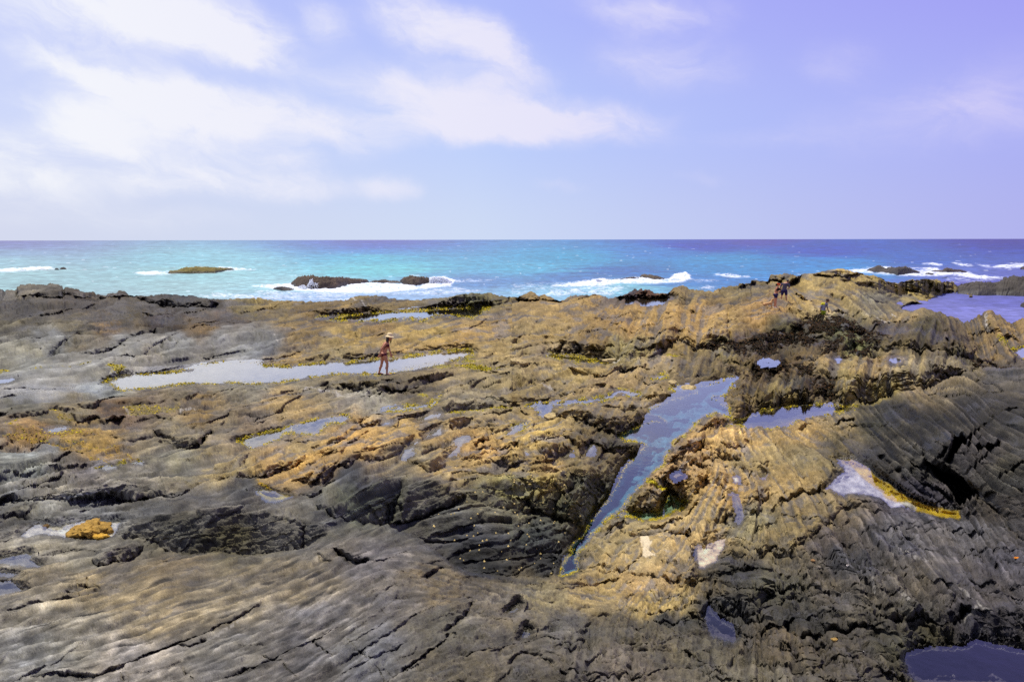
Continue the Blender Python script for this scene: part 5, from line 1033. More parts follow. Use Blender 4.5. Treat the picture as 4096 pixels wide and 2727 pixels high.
# ------------------------------------------------------------------ water in the pools
pool_mat, n = new_mat('pool_water')
tcn = n.new('ShaderNodeTexCoord')
nz = n.noise(tcn.outputs['Object'], 6.0, 3)
bp = n.new('ShaderNodeBump'); bp.inputs['Strength'].default_value = .10; bp.inputs['Distance'].default_value = .03
n.link(nz.outputs[0], bp.inputs['Height'])
fr = n.new('ShaderNodeFresnel'); fr.inputs['IOR'].default_value = 1.35
n.link(bp.outputs[0], fr.inputs['Normal'])
tr = n.new('ShaderNodeBsdfTransparent'); tr.inputs[0].default_value = (.93, .95, .95, 1)
gl = n.new('ShaderNodeBsdfGlossy'); gl.inputs['Roughness'].default_value = .015
n.link(bp.outputs[0], gl.inputs['Normal'])
mx = n.new('ShaderNodeMixShader'); out = n.new('ShaderNodeOutputMaterial')
n.link(n.math('MINIMUM', n.math('MULTIPLY', fr.outputs[0], 2.2), .92), mx.inputs[0]); n.link(tr.outputs[0], mx.inputs[1]); n.link(gl.outputs[0], mx.inputs[2])
n.link(mx.outputs[0], out.inputs[0])
st = 2
rs = np.arange(0, NY, st); cs_ = np.arange(0, NX, st)
sub = np.ix_(rs, cs_)
pd = POOLD[sub]; pi_ = PIDX[sub]; rx_ = RAY[sub]; hl = hlen[sub]; tn = TAN[sub]
# the sheet of each pool reaches a little under its banks
ia = np.arange(pd.size).reshape(pd.shape)
for k, (s, lev, dep, lab) in enumerate(POOLS):
    ok = (pi_ == k) & (pd > -20)
    cell = ok[:-1, :-1] & ok[1:, :-1] & ok[1:, 1:] & ok[:-1, 1:]
    if cell.sum() < 1: continue
    q = np.stack([ia[:-1, :-1], ia[1:, :-1], ia[1:, 1:], ia[:-1, 1:]], -1)[cell]
    u, inv = np.unique(q, return_inverse=True)
    lev = LEVEL[k]
    dd_ = lev / tn.ravel()[u]
    V = np.stack([rx_[..., 0].ravel()[u] / hl.ravel()[u] * dd_, rx_[..., 1].ravel()[u] / hl.ravel()[u] * dd_, np.full(len(u), CAMZ - lev)], -1)
    o = mesh_arrays('tide_pool', V, inv.reshape(-1, 4), pool_mat)
    tag(o, lab, kind='structure')

# ------------------------------------------------------------------ sea
def project(V):
    c = (V - np.array([0, 0, CAMZ])) @ M3
    return 2048 + FPX * c[..., 0] / -c[..., 2], 1363.5 - FPX * c[..., 1] / -c[..., 2]
SA = np.linspace(-.80, .80, 1500)
o_ = np.cumsum(np.linspace(.28, 2.3, 270)); o_ = .35 + o_ * (300.0 / o_[-1])
sa, so = np.meshgrid(SA, o_)
ds = CAMZ / (so / 2730.0)
sxx = np.sin(sa) * ds; syy = np.cos(sa) * ds
spx, spy = project(np.stack([sxx, syy, np.zeros_like(sxx)], -1))
def wave(lx, ly, sx_, sy_, seed, amp, cut):
    return amp * (1 - 2 * np.abs(perlin(sxx / lx + .35 * syy / lx, syy / ly, seed))) * np.clip((cut - ds) / cut, 0, 1)
sz = wave(26, 11, 0, 0, 301, .11, 900) + wave(9, 4, 0, 0, 302, .07, 420) + wave(3.2, 1.6, 0, 0, 303, .035, 200)
sl = np.log(ds)
chop = fbm(sa * 60, sl * 60 * np.clip(400 / ds, .2, 1.2), 3, 305, .6)
sz = sz + .0003 * ds * chop * np.clip(ds / 100, 0, 1) * np.clip(2500 / ds, 0, 1)
SEAC = '''-600,962 118,124 190|0,962 116,122 190|1500,962 98,106 182|3000,962 90,92 172|4096,962 84,80 160|0,985 118,140 200|1500,985 84,112 190|2800,985 70,90 180|4096,985 78,84 166|0,1010 130,178 214|1500,1005 72,140 204|2600,1010 60,132 200|3300,1005 58,96 186|4096,1010 76,94 176
0,1045 142,204 216|800,1040 120,200 214|1500,1030 70,182 204|2300,1030 54,160 200|2900,1040 46,146 198|3300,1055 44,140 204|3700,1040 70,108 186|4096,1040 80,104 184|0,1090 150,212 212|800,1090 136,208 210|1500,1080 88,196 204|2100,1075 70,170 204|2500,1090 62,118 180|2900,1080 52,142 198|3400,1090 58,150 210|3800,1090 92,116 192|4096,1090 98,112 190
0,1150 146,206 206|700,1150 146,206 208|1100,1140 140,206 212|1900,1130 84,140 196|2300,1120 76,130 190|2450,1150 110,190 206|2800,1120 64,132 196|2200,1180 120,186 214|1700,1180 130,176 216|3900,1140 96,100 186|600,1190 150,204 210|1300,1195 132,178 220
3650,1230 116,122 198|4000,1215 104,110 188|4000,1250 124,130 206|4400,1230 104,110 188'''
sp_ = []  # the inlet points of SEAC carry the violet sky reflection as colour
for ln_ in SEAC.split('\n'):
    for it in ln_.split('|'):
        a_, c_ = it.split(' ', 1)
        x_, y_ = map(float, a_.split(','))
        sp_.append((x_, y_) + tuple(lin([float(v) for v in c_.replace(',', ' ').split()])))
sp_ = np.array(sp_)
qx = spx + 90 * fbm(sa * 10, sl * 14, 3, 311); qy = spy + 7 * fbm(sa * 16, sl * 30, 3, 312)
w = 0; vcol = 0
for k in range(len(sp_)):
    q = ((qx - sp_[k, 0]) ** 2 + ((qy - sp_[k, 1]) * 7) ** 2 + 3000.0) ** -1.8
    w = w + q; vcol = vcol + q[..., None] * sp_[k, 2:]
scol = (vcol / w[..., None] - np.array([.10, .11, .13])) / 1.0
sl_ = scol.mean(-1, keepdims=True)
scol = (scol * .76 + sl_ * .24) * np.array([.90, .86, .82]) + .006
swell = fbm(sa * 16 + 3, sl * 120 * np.clip(220 / ds, .12, 1), 3, 315, .55)
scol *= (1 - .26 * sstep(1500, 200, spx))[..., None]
scol *= np.exp(.30 * swell + .34 * chop + .24 * fbm(sa * 120, sl * 160 * np.clip(300 / ds, .1, 1), 2, 313))[..., None]
FOAM = [('A2 0,112 200,95 330,85 450,118 720,138 860,92 1050,80 1330,92 1500,105 1590,85 1600,30 1720,18 1840,55 1790,110 1500,140 1200,170 900,178 600,168 200,142', 1.0), ('A2 0,150 600,170 1200,180 1850,118 2100,150 1700,190 1000,190 840,212 0,238', .52), ('A2 1750,40 1900,45 2200,50 2100,65 1850,80', .5), ('A2 1380,8 1500,5 1510,22 1420,22', .6), ('A1 1950,170 2100,175 2354,200 2354,238 1950,218', .62),
        ('A3 340,112 500,80 700,58 780,38 900,52 1150,28 1250,38 1430,52 1500,-4 1600,-25 1660,40 1560,72 1300,84 1000,88 760,112', .95), ('A3 0,90 300,75 600,70 760,60 700,110 350,150 0,140', .35), ('A3 300,192 440,212 560,172 900,195 1000,150 1100,110 900,110 600,130 350,150', .62), ('A3 1480,40 1800,50 1900,60 1700,70', .5), ('A3 1860,4 1980,-2 2190,20 2050,32', .95), ('A3 1700,130 1800,108 1890,122 1850,135', .6), ('A3 0,140 300,190 0,190', .45),
        ('A4 690,78 900,60 1000,45 1060,42 1400,62 1470,50 1560,55 1610,90 1850,95 1900,118 2100,138 2190,150 1950,158 1700,122 1500,132 1250,125 1000,108 800,98', .9), ('A4 1415,15 1500,10 1600,20 1585,36', .95), ('A4 1690,3 1870,22 1880,38 1770,36', .9), ('A4 1900,15 2050,38 2200,18 2354,4 2354,48 2200,58 2000,46', .8), ('A4 1600,130 2200,140 2100,160 1700,200 1650,170', .4), ('A4 700,120 1000,150 780,140', .5), ('A4 250,110 420,125 330,132', .6),
        ('L 895,325 1000,315 1130,318 1150,335 1050,342 950,338', .9), ('L 1480,282 1590,288 1680,298 1720,305 1590,310 1400,325 1320,325', .8), ('L -40,300 180,288 330,284 372,300 200,310 0,320 -40,320', 1.0), ('L 440,295 470,300 440,306', .6), ('L 1700,415 1850,405 1960,410 2000,440 1850,440', .95), ('L 1410,470 1600,480 1900,500 2354,500 2354,515 1500,500', .55), ('L 690,284 740,284 735,290 700,290', .5), ('L 1330,470 1420,480 1440,500 1380,490', .6)]
foam = np.zeros_like(sz)
fn_ = fbm(sa * 70, sl * 90 * np.clip(150 / ds, .3, 1), 4, 321, .65)
for s, a in FOAM:
    pts = T(s)
    dq = sdist(pts, spx + 5 * chop, spy + 2.0 * fn_)
    foam = np.maximum(foam, a * sstep(-7, 5, dq))
ff_ = fn_ + .55 * fbm(sa * 260, sl * 330 * np.clip(150 / ds, .3, 1), 3, 323, .6)
foam = .96 * foam * sstep(-.62, .62, ff_ * 1.15 + (foam - .66) * 1.3)
caps = sstep(.95, 1.1, fbm(sa * 60, sl * 260 * np.clip(200 / ds, .1, 1), 3, 331, .55)) * np.clip(700 / ds, 0, 1) * (spy < 1200) * .45 * (ds > 85)
foam = np.clip(np.maximum(foam, caps), 0, 1)
sz = sz + .10 * foam * (1 + .8 * fn_) * np.clip(ds / 90, .6, 1.5)
calm = sstep(3500, 3660, spx) * sstep(1168, 1180, spy)
sz = sz * (1 - .80 * calm); foam = foam * (1 - calm)
SV = np.stack([sxx, syy, sz], -1)
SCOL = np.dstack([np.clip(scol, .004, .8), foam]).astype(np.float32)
sea_mat, n = new_mat('sea_water')
at = n.new('ShaderNodeAttribute'); at.attribute_name = 'Col'
tcn = n.new('ShaderNodeTexCoord')
mp = n.new('ShaderNodeMapping'); mp.inputs[3].default_value = (.5, 1.0, 1)
n.link(tcn.outputs['Object'], mp.inputs[0])
nz = n.noise(mp.outputs[0], 1.1, 5, .62)
bp = n.new('ShaderNodeBump'); bp.inputs['Strength'].default_value = .3; bp.inputs['Distance'].default_value = .3
n.link(nz.outputs[0], bp.inputs['Height'])
wd = n.new('ShaderNodeBsdfDiffuse'); n.link(at.outputs['Color'], wd.inputs[0]); n.link(bp.outputs[0], wd.inputs['Normal'])
wg = n.new('ShaderNodeBsdfGlossy'); wg.inputs['Roughness'].default_value = .40; n.link(bp.outputs[0], wg.inputs['Normal'])
wf = n.new('ShaderNodeFresnel'); wf.inputs['IOR'].default_value = 1.333; n.link(bp.outputs[0], wf.inputs['Normal'])
w1 = n.new('ShaderNodeMixShader')
# wave backs hide the most grazing reflections of open water
n.link(n.math('MINIMUM', n.math('MULTIPLY', wf.outputs[0], .45), .22), w1.inputs[0]); n.link(wd.outputs[0], w1.inputs[1]); n.link(wg.outputs[0], w1.inputs[2])
fo = n.new('ShaderNodeBsdfDiffuse'); fo.inputs[0].default_value = (.86, .88, .90, 1)
mx = n.new('ShaderNodeMixShader'); out = n.new('ShaderNodeOutputMaterial')
n.link(at.outputs['Alpha'], mx.inputs[0]); n.link(w1.outputs[0], mx.inputs[1]); n.link(fo.outputs[0], mx.inputs[2])
n.link(mx.outputs[0], out.inputs[0])
iq = np.arange(SV[..., 0].size).reshape(SV.shape[:2])
sq = np.stack([iq[:-1, :-1], iq[:-1, 1:], iq[1:, 1:], iq[1:, :-1]], -1)
fcell = (foam[:-1, :-1] + foam[1:, 1:] + foam[1:, :-1] + foam[:-1, 1:]) / 4 > .5
svf = SV.reshape(-1, 3); scf = SCOL.reshape(-1, 4)
for nm, msk, kd in (('sea', ~fcell, 'structure'), ('sea_foam', fcell, 'stuff')):
    q = sq[msk]; u, inv = np.unique(q, return_inverse=True)
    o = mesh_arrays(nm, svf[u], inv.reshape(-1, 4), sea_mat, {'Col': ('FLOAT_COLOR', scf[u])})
    tag(o, 'turquoise and blue sea running out to a flat horizon' if kd == 'structure' else 'white foam of waves breaking round the rocks in the sea', kind=kd)
# the sea bed and the ground beyond the frame
gb = mesh_arrays('seabed', np.array([(-400, -60, -6), (400, -60, -6), (400, 600, -6), (-400, 600, -6)], float), np.array([[0, 1, 2, 3]]), simple_mat('seabed_rock', (110, 100, 80), .9, .2, .3))
tag(gb, 'rock floor under the sea', kind='structure')

# ------------------------------------------------------------------ rocks standing in the sea
SEAROCKS = [
 ('L 1128,326 1145,308 1190,306 1240,289 1300,284 1400,284 1480,288 1560,291 1584,300', 'L 1128,330 1300,330 1450,326 1584,304', 7, (120, 108, 58), 'low flat yellow topped islet alone in the turquoise sea'),
 ('A2 312,92 330,66 352,50 400,20 440,14 480,8 540,14 600,16 680,22 760,25 830,26 900,34 960,38 1020,42 1045,62', 'A2 312,98 370,118 500,140 600,142 740,132 860,98 1045,74', 6, (96, 80, 64), 'largest brown sea rock with spray running down its face'),
 ('A2 158,130 165,118 190,112 240,105 290,112 330,122 360,132 395,148', 'A2 158,140 240,152 395,150', 3, (78, 70, 62), 'small dark sea rock at the left foot of the largest one'),
 ('A2 1035,66 1080,50 1130,48 1180,40 1215,50 1250,52 1290,50 1330,62', 'A2 1035,78 1200,84 1320,82', 3, (92, 78, 64), 'low jagged sea rock between the two brown sea rocks'),
 ('A2 1325,50 1345,36 1370,20 1410,14 1450,14 1490,20 1540,18 1592,30 1590,60 1596,80', 'A2 1325,70 1350,95 1440,104 1500,100 1590,88', 5, (94, 80, 66), 'brown sea rock with a breaking wave against its right end'),
 ('A3 868,46 900,42 960,38 1000,36 1050,24 1100,18 1160,20 1180,30', 'A3 868,52 1000,52 1180,42', 3, (100, 84, 66), 'long low sea rock in the surf left of a pointed one'),
 ('A3 1172,16 1185,2 1210,-6 1250,-2 1300,2 1350,14 1400,30 1428,44', 'A3 1172,26 1300,52 1428,50', 4, (104, 88, 68), 'slanting pointed sea rock in the surf'),
 ('A4 905,72 930,58 960,50 990,36 1020,30 1050,42 1080,56 1110,46 1130,43 1160,50 1180,48 1215,44 1250,41 1290,50 1330,66 1370,78 1404,92', 'A4 905,88 1000,96 1100,106 1190,120 1280,116 1404,100', 7, (84, 76, 68), 'twin humped dark sea rock behind the slanting shore'),
 ('A4 1482,82 1530,70 1600,72 1614,58 1640,49 1680,58 1720,66 1760,66 1800,76 1845,88', 'A4 1482,90 1640,96 1845,94', 5, (88, 76, 66), 'brown sea rock in the surf right of the twin humped one'),
 ('A4 1438,108 1455,96 1480,95 1515,102 1556,116', 'A4 1438,118 1500,124 1556,122', 3, (76, 70, 66), 'little sea rock in the foam below two larger ones'),
 ('A4 1598,142 1635,132 1675,142', 'A4 1598,146 1675,147', 2, (70, 66, 66), 'tiny sea rock nearest the slanting shore'),
 ('A4 1725,138 1760,131 1805,140', 'A4 1725,142 1805,143', 2, (72, 68, 66), 'tiny sea rock in calm water right of the nearest tiny one'),
 ('L 368,300 376,292 388,291 400,299', 'L 368,304 400,304', 2, (70, 64, 56), 'tiny dark sea rock left of another at the far left'),
 ('L 404,297 412,287 425,284 440,286 449,296', 'L 404,303 449,302', 3, (66, 60, 54), 'small round dark sea rock at the far left'),
 ('L 150,304 180,301 250,299 300,296 333,301', 'L 150,307 333,304', 3, (84, 76, 66), 'flat reef awash in foam at the far left'),
 ('A4 2318,50 2330,40 2360,34 2420,40 2470,60', 'A4 2318,64 2470,66', 4, (84, 72, 66), 'sea rock in the surf at the right edge'),
 ('A4 1740,220 1765,205 1800,196 1850,190 1920,178 1960,188 2000,186 2060,184 2110,180 2135,166 2160,150 2200,140 2240,134 2300,138 2354,130 2450,120 2600,140 2760,190', 'A4 1740,290 1925,306 2100,304 2354,312 2760,320', 12, (82, 76, 68), 'long dark rock ridge closing the inlet at the right'),
 ('A4 2318,390 2330,372 2360,360 2420,352 2480,380', 'A4 2318,408 2400,436 2480,430', 4, (84, 74, 58), 'low rock at the right end of the inlet'),
]
for k, (top, bs_, dep, col, lab) in enumerate(SEAROCKS):
    tp = np.array(T(top)); bp_ = np.array(T(bs_))
    nx, nt = (160, 44) if tp[-1, 0] - tp[0, 0] > 200 else (64, 26)
    xs = np.linspace(tp[0, 0], tp[-1, 0], nx)
    ty = np.interp(xs, tp[:, 0], tp[:, 1]); by = np.interp(xs, bp_[:, 0], bp_[:, 1])
    ty = ty - 1.2 * np.abs(perlin(xs / 9, xs * 0 + k, 401)) + .6 * perlin(xs / 4, xs * 0 + k, 402)
    rb = ray(xs, by); tb = -rb[:, 2] / np.hypot(rb[:, 0], rb[:, 1]); db = CAMZ / tb
    rt = ray(xs, ty); tt = -rt[:, 2] / np.hypot(rt[:, 0], rt[:, 1])
    edge = np.clip(np.minimum(np.arange(nx), np.arange(nx)[::-1]) / (nx * .12), 0, 1) ** .6
    depx = dep * (.35 + .65 * edge)
    t = np.linspace(0, 1, nt)[None]
    crest = .42 + .12 * perlin(xs / 60, xs * 0 + 2.2 * k, 403)[:, None]
    prof = np.where(t < crest, np.sin(np.clip(t / crest, 0, 1) * np.pi / 2) ** .62, np.cos(np.clip((t - crest) / (1 - crest), 0, 1) * np.pi / 2) ** .75)
    dc = db + depx * crest[:, 0]
    zt = CAMZ - tt * dc
    dx_ = db[:, None] + depx[:, None] * t - .3
    a_ = np.arctan2(rb[:, 0], rb[:, 1])[:, None]
    z = -.7 + (np.maximum(zt, -.2)[:, None] + .7) * prof
    hgt = np.maximum(zt, .3)[:, None]
    X = np.sin(a_) * dx_; Y = np.cos(a_) * dx_
    r_ = hgt * (.16 * fbm(X / (.5 * hgt + .5) + k, Y / (.5 * hgt + .5), 4, 410 + k, .6) + .10 * (1 - 2 * np.abs(perlin(X / .9 + z, Y / .9 + 2 * z, 420 + k)))) * np.sin(np.pi * np.clip(t, 0, 1)) ** .5 * (.3 + .7 * (np.abs(t - crest) > .03))
    z = z + r_ * .8
    beds = perlin((X + 2.2 * z) / 3.0, (z * 5 - X * 1.2) + Y * .3, 430 + k)
    dx2 = dx_ + .25 * beds * hgt * .4
    X = np.sin(a_) * dx2; Y = np.cos(a_) * dx2
    c = lin(col) / 1.2
    cc_ = np.ones((nx, nt, 3)) * c * np.exp(.30 * fbm(X / 1.6, Y / 1.6 + z, 4, 440 + k, .6) + .16 * beds)[..., None]
    wetz = sstep(.75, .15, z + .25 * fbm(X / 2, Y / 2, 2, 450))
    cc_ = cc_ * (1 - .35 * wetz[..., None])
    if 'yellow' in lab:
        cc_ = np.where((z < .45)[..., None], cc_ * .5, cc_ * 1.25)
    V = np.stack([X, Y, z], -1).reshape(-1, 3)
    ii = np.arange(nx * nt).reshape(nx, nt)
    q = np.stack([ii[:-1, :-1], ii[1:, :-1], ii[1:, 1:], ii[:-1, 1:]], -1).reshape(-1, 4)
    o = mesh_arrays('sea_rock', V, q, rock_mat, {'Col': ('FLOAT_COLOR', np.dstack([np.clip(cc_, .01, .7), wetz * .6]).reshape(-1, 4))})
    tag(o, lab, 'rock', 'rocks standing in the sea')
# ------------------------------------------------------------------ people and the dog
def skin_mesh(caps, balls, voxel, smooth=4):
    """one continuous body: tapered limbs and ellipsoids fused together"""
    bm = bmesh.new()
    for (p, q, r1, r2) in caps:
        p = Vector(p); q = Vector(q); ax = (q - p)
        L = ax.length
        rot = ax.to_track_quat('Z', 'Y').to_matrix() if L > 1e-6 else Matrix.Identity(3)
        rings = []
        prof = [(-r1 * math.cos(a), r1 * math.sin(a)) for a in (.15, .5, .9, 1.25)] + [(L * t, r1 + (r2 - r1) * t) for t in (.0, .33, .66, 1.0)] + [(L + r2 * math.sin(a), r2 * math.cos(a)) for a in (.35, .75, 1.1, 1.42)]
        for (z, r) in prof:
            rings.append([bm.verts.new(p + rot @ Vector((r * math.cos(k * math.pi / 6), r * math.sin(k * math.pi / 6), z))) for k in range(12)])
        for a, b2 in zip(rings, rings[1:]):
            for k in range(12):
                bm.faces.new((a[k], a[(k + 1) % 12], b2[(k + 1) % 12], b2[k]))
        bm.faces.new(rings[0][::-1]); bm.faces.new(rings[-1])
    for (c, r, rot) in balls:
        mt = Matrix.Translation(Vector(c)) @ Matrix.Rotation(rot, 4, 'Y') @ Matrix.Diagonal(Vector((*r, 1)))
        bmesh.ops.create_icosphere(bm, subdivisions=3, radius=1, matrix=mt)
    me = bpy.data.meshes.new('tmp'); bm.to_mesh(me); bm.free()
    o = bpy.data.objects.new('tmp', me); COL.objects.link(o)
    m = o.modifiers.new('r', 'REMESH'); m.mode = 'VOXEL'; m.voxel_size = voxel; m.use_smooth_shade = True
    m2 = o.modifiers.new('s', 'SMOOTH'); m2.iterations = smooth; m2.factor = .5
    dg = bpy.context.evaluated_depsgraph_get()
    out_ = bpy.data.meshes.new_from_object(o.evaluated_get(dg))
    bpy.data.objects.remove(o); bpy.data.meshes.remove(me)
    return out_
def garment(body, name, test, off, mat, parent, flare=None):
    """cloth that follows the body where test() is true"""
    me = body; nv = len(me.vertices)
    co = np.empty(nv * 3, np.float32); me.vertices.foreach_get('co', co); co = co.reshape(-1, 3)
    no = np.empty(nv * 3, np.float32); me.vertex_normals.foreach_get('vector', no); no = no.reshape(-1, 3)
    F = [tuple(p.vertices) for p in me.polygons]
    F4 = np.array([f for f in F if len(f) == 4], np.int32)
    c = co[F4].mean(1)
    keep = test(c)
    if keep.sum() < 4: return None
    q = F4[keep]; u, inv = np.unique(q, return_inverse=True)
    V = co[u] + no[u] * off
    if flare is not None: V = flare(V)
    o = mesh_arrays(name, V, inv.reshape(-1, 4), mat, parent=parent)
    sol = o.modifiers.new('cloth', 'SOLIDIFY'); sol.thickness = .004; sol.offset = -1
    return o
def ball_obj(name, c, r, mat, parent, rot=0.0, sub=3, bump=0.0):
    bm = bmesh.new()
    bmesh.ops.create_icosphere(bm, subdivisions=sub, radius=1, matrix=Matrix.Translation(Vector(c)) @ Matrix.Rotation(rot, 4, 'Y') @ Matrix.Diagonal(Vector((*r, 1))))
    me = bpy.data.meshes.new(name); bm.to_mesh(me); bm.free()
    for p in me.polygons: p.use_smooth = True
    me.materials.append(mat)
    return link(bpy.data.objects.new(name, me), parent)
def tube_obj(name, pts, r, mat, parent):
    cu = bpy.data.curves.new(name, 'CURVE'); cu.dimensions = '3D'; cu.bevel_depth = r; cu.bevel_resolution = 2
    s = cu.splines.new('POLY'); s.points.add(len(pts) - 1)
    for p, q in zip(s.points, pts): p.co = (*q, 1)
    cu.materials.append(mat)
    t_ = bpy.data.objects.new('tmp', cu); COL.objects.link(t_)
    me = bpy.data.meshes.new_from_object(t_.evaluated_get(bpy.context.evaluated_depsgraph_get()))
    bpy.data.objects.remove(t_); bpy.data.curves.remove(cu)
    me.name = name
    return link(bpy.data.objects.new(name, me), parent)
def hand(caps, w, d, side):
    """palm, four fingers and a thumb reaching from the wrist w along d"""
    w = Vector(w); d = Vector(d).normalized()
    s = d.cross(Vector((0, 1, 0))); s = s.normalized() if s.length > .1 else Vector((1, 0, 0))
    t = d.cross(s)
    caps.append((w, w + d * .08, .026, .034))
    for k, ln_ in enumerate((.066, .076, .072, .056)):
        b0 = w + d * .085 + s * (.030 - .020 * k)
        b1 = b0 + d * ln_ * .55 + t * .006 * side
        b2 = b1 + d * ln_ * .42 + t * .020 * side
        caps.append((w + d * .05 + s * (.02 - .013 * k), b0, .012, .0105)); caps.append((b0, b1, .0105, .0095)); caps.append((b1, b2, .0095, .008))
    th0 = w + d * .025 + s * .026; th1 = th0 + d * .04 + s * .024
    caps.append((th0, th1, .013, .011)); caps.append((th1, th1 + d * .03 + s * .006, .011, .009))
def head_parts(parent, c, face, skin_, hairm, r=.1):
    """eyes and mouth set into the front of the head (face = horizontal direction it looks)"""
    c = Vector(c); f = Vector(face).normalized(); s = f.cross(Vector((0, 0, 1))).normalized()
    for k in (-1, 1):
        e = c + f * .088 + s * .032 * k + Vector((0, 0, .005))
        ball_obj('eye', e, (.011, .011, .008), eye_mat, parent, sub=2)
    m = c + f * .088 + Vector((0, 0, -.055))
    tube_obj('mouth', [m - s * .022 - f * .006, m, m + s * .022 - f * .006], .005, lip_mat, parent)
eye_mat = simple_mat('eye', (40, 30, 26), .2)
lip_mat = simple_mat('lips', (130, 66, 58), .5)
skin_tan = simple_mat('sunburnt_skin', (204, 140, 102), .5, .08, 6)
skin_mid = simple_mat('tanned_skin', (198, 142, 108), .5, .08, 6)
skin_dark = simple_mat('dark_tanned_skin', (132, 88, 62), .5, .08, 6)
hair_dark = simple_mat('dark_hair', (40, 24, 20), .5, .3, 40)
straw = simple_mat('pale_straw', (244, 216, 158), .7, .12, 60)
maroon = simple_mat('maroon_cloth', (92, 22, 34), .7, .15, 30)
black_cloth = simple_mat('black_cloth', (26, 22, 26), .7, .2, 30)
grey_tee = simple_mat('slate_grey_cotton', (84, 78, 92), .85, .12, 12)
navy = simple_mat('navy_cloth', (34, 24, 74), .75, .15, 20)
orange = simple_mat('orange_cloth', (236, 84, 16), .6, .08, 20)
pale_tee = simple_mat('pale_grey_cotton', (150, 148, 160), .85, .1, 14)
yellow_c = simple_mat('yellow_cloth', (214, 204, 40), .8, .1, 20)
lime = simple_mat('lime_cloth', (160, 172, 34), .8, .12, 20)
white_c = simple_mat('white_canvas', (224, 222, 216), .8, .06, 20)

def person(px, py, sc, label):
    p = spot(px, py)
    e = bpy.data.objects.new('person', None); COL.objects.link(e)
    e.location = p; e.scale = (sc,) * 3
    e.rotation_euler = (0, 0, -math.atan2(p.x, p.y))
    tag(e, label, 'person')
    e.scale = (sc * 1.08, sc * 1.08, sc)
    return e, p
def px_scale(p, px_h, m):
    return px_h * p.y / FPX / m * 1.0

# --- the woman in the sun hat, walking to the right along the humped rock
p = spot(1536, 1497)
sc = px_scale(p, 168, 1.73)
wm, p = person(1536, 1497, sc, 'woman in a straw sun hat and maroon bikini walking along the humped rock')
caps = [((-.01, 0, .88), (.04, 0, 1.08), .125, .108), ((.04, 0, 1.08), (.10, 0, 1.27), .105, .128), ((.10, 0, 1.27), (.14, 0, 1.36), .125, .075),
        ((.15, 0, 1.37), (.215, 0, 1.47), .052, .050),
        ((.10, -.13, 1.355), (-.08, -.21, 1.13), .050, .040), ((-.08, -.21, 1.13), (-.13, -.19, .90), .039, .027),
        ((.17, .14, 1.35), (.21, .20, 1.09), .048, .038), ((.21, .20, 1.09), (.27, .18, .86), .037, .026),
        ((.02, -.085, .86), (.125, -.09, .50), .098, .056), ((.125, -.09, .50), (.10, -.10, .09), .056, .034),
        ((-.02, .085, .86), (-.085, .09, .47), .096, .055), ((-.085, .09, .47), (-.19, .10, .10), .055, .034),
        ((.085, -.10, .05), (.25, -.11, .03), .034, .026), ((-.205, .10, .065), (-.07, .10, .03), .034, .025), ((.125, -.09, .38), (.085, -.095, .30), .055, .050), ((-.10, .09, .37), (-.155, .09, .28), .054, .050)]
hand(caps, (-.13, -.19, .90), (-.55, .1, -.75), 1); hand(caps, (.27, .18, .86), (.15, -.05, -1), -1)
balls = [((-.04, -.07, .87), (.125, .10, .115), 0), ((-.05, .06, .87), (.12, .10, .11), 0), ((.165, -.065, 1.24), (.062, .062, .06), 0), ((.165, .065, 1.24), (.062, .062, .06), 0),
         ((.245, -.01, 1.565), (.088, .078, .112), -.1), ((.265, -.025, 1.515), (.066, .058, .06), 0), ((.325, -.055, 1.545), (.018, .014, .018), 0), ((.215, .07, 1.56), (.018, .01, .03), 0), ((.235, -.085, 1.56), (.018, .01, .03), 0)]
bm_ = skin_mesh(caps, balls, .0095)
bm_.materials.append(skin_tan)
body = link(bpy.data.objects.new('body', bm_), wm)
garment(bm_, 'bikini_top', lambda c: (c[:, 2] > 1.19) & (c[:, 2] < 1.29) & (np.abs(c[:, 1]) < .135) & (c[:, 0] > .02 - .1 * (c[:, 2] < 1.215)) & ((c[:, 0] > .12) | (c[:, 2] < 1.22)), .006, maroon, wm)
garment(bm_, 'bikini_brief', lambda c: (c[:, 2] > .80 + .3 * np.abs(c[:, 1]) * (c[:, 0] > -.02)) & (c[:, 2] < .925) & (np.abs(c[:, 1]) < .19) & (c[:, 0] < .16) & (c[:, 0] > -.19) & ~((c[:, 1] < -.15) & (c[:, 0] < -.08)), .006, maroon, wm)
head_parts(wm, (.25, -.02, 1.55), (.8, -.6, 0), skin_tan, hair_dark)
hm = skin_mesh([((.19, .01, 1.62), (.15, .0, 1.42), .075, .05), ((.15, 0, 1.45), (.16, -.03, 1.33), .055, .022), ((.20, -.07, 1.60), (.17, -.10, 1.40), .03, .025), ((.27, .08, 1.60), (.29, .09, 1.40), .03, .03), ((.29, .09, 1.42), (.27, .08, 1.31), .03, .012)], [((.225, 0, 1.61), (.098, .09, .088), 0)], .012)
hm.materials.append(hair_dark); link(bpy.data.objects.new('hair', hm), wm)
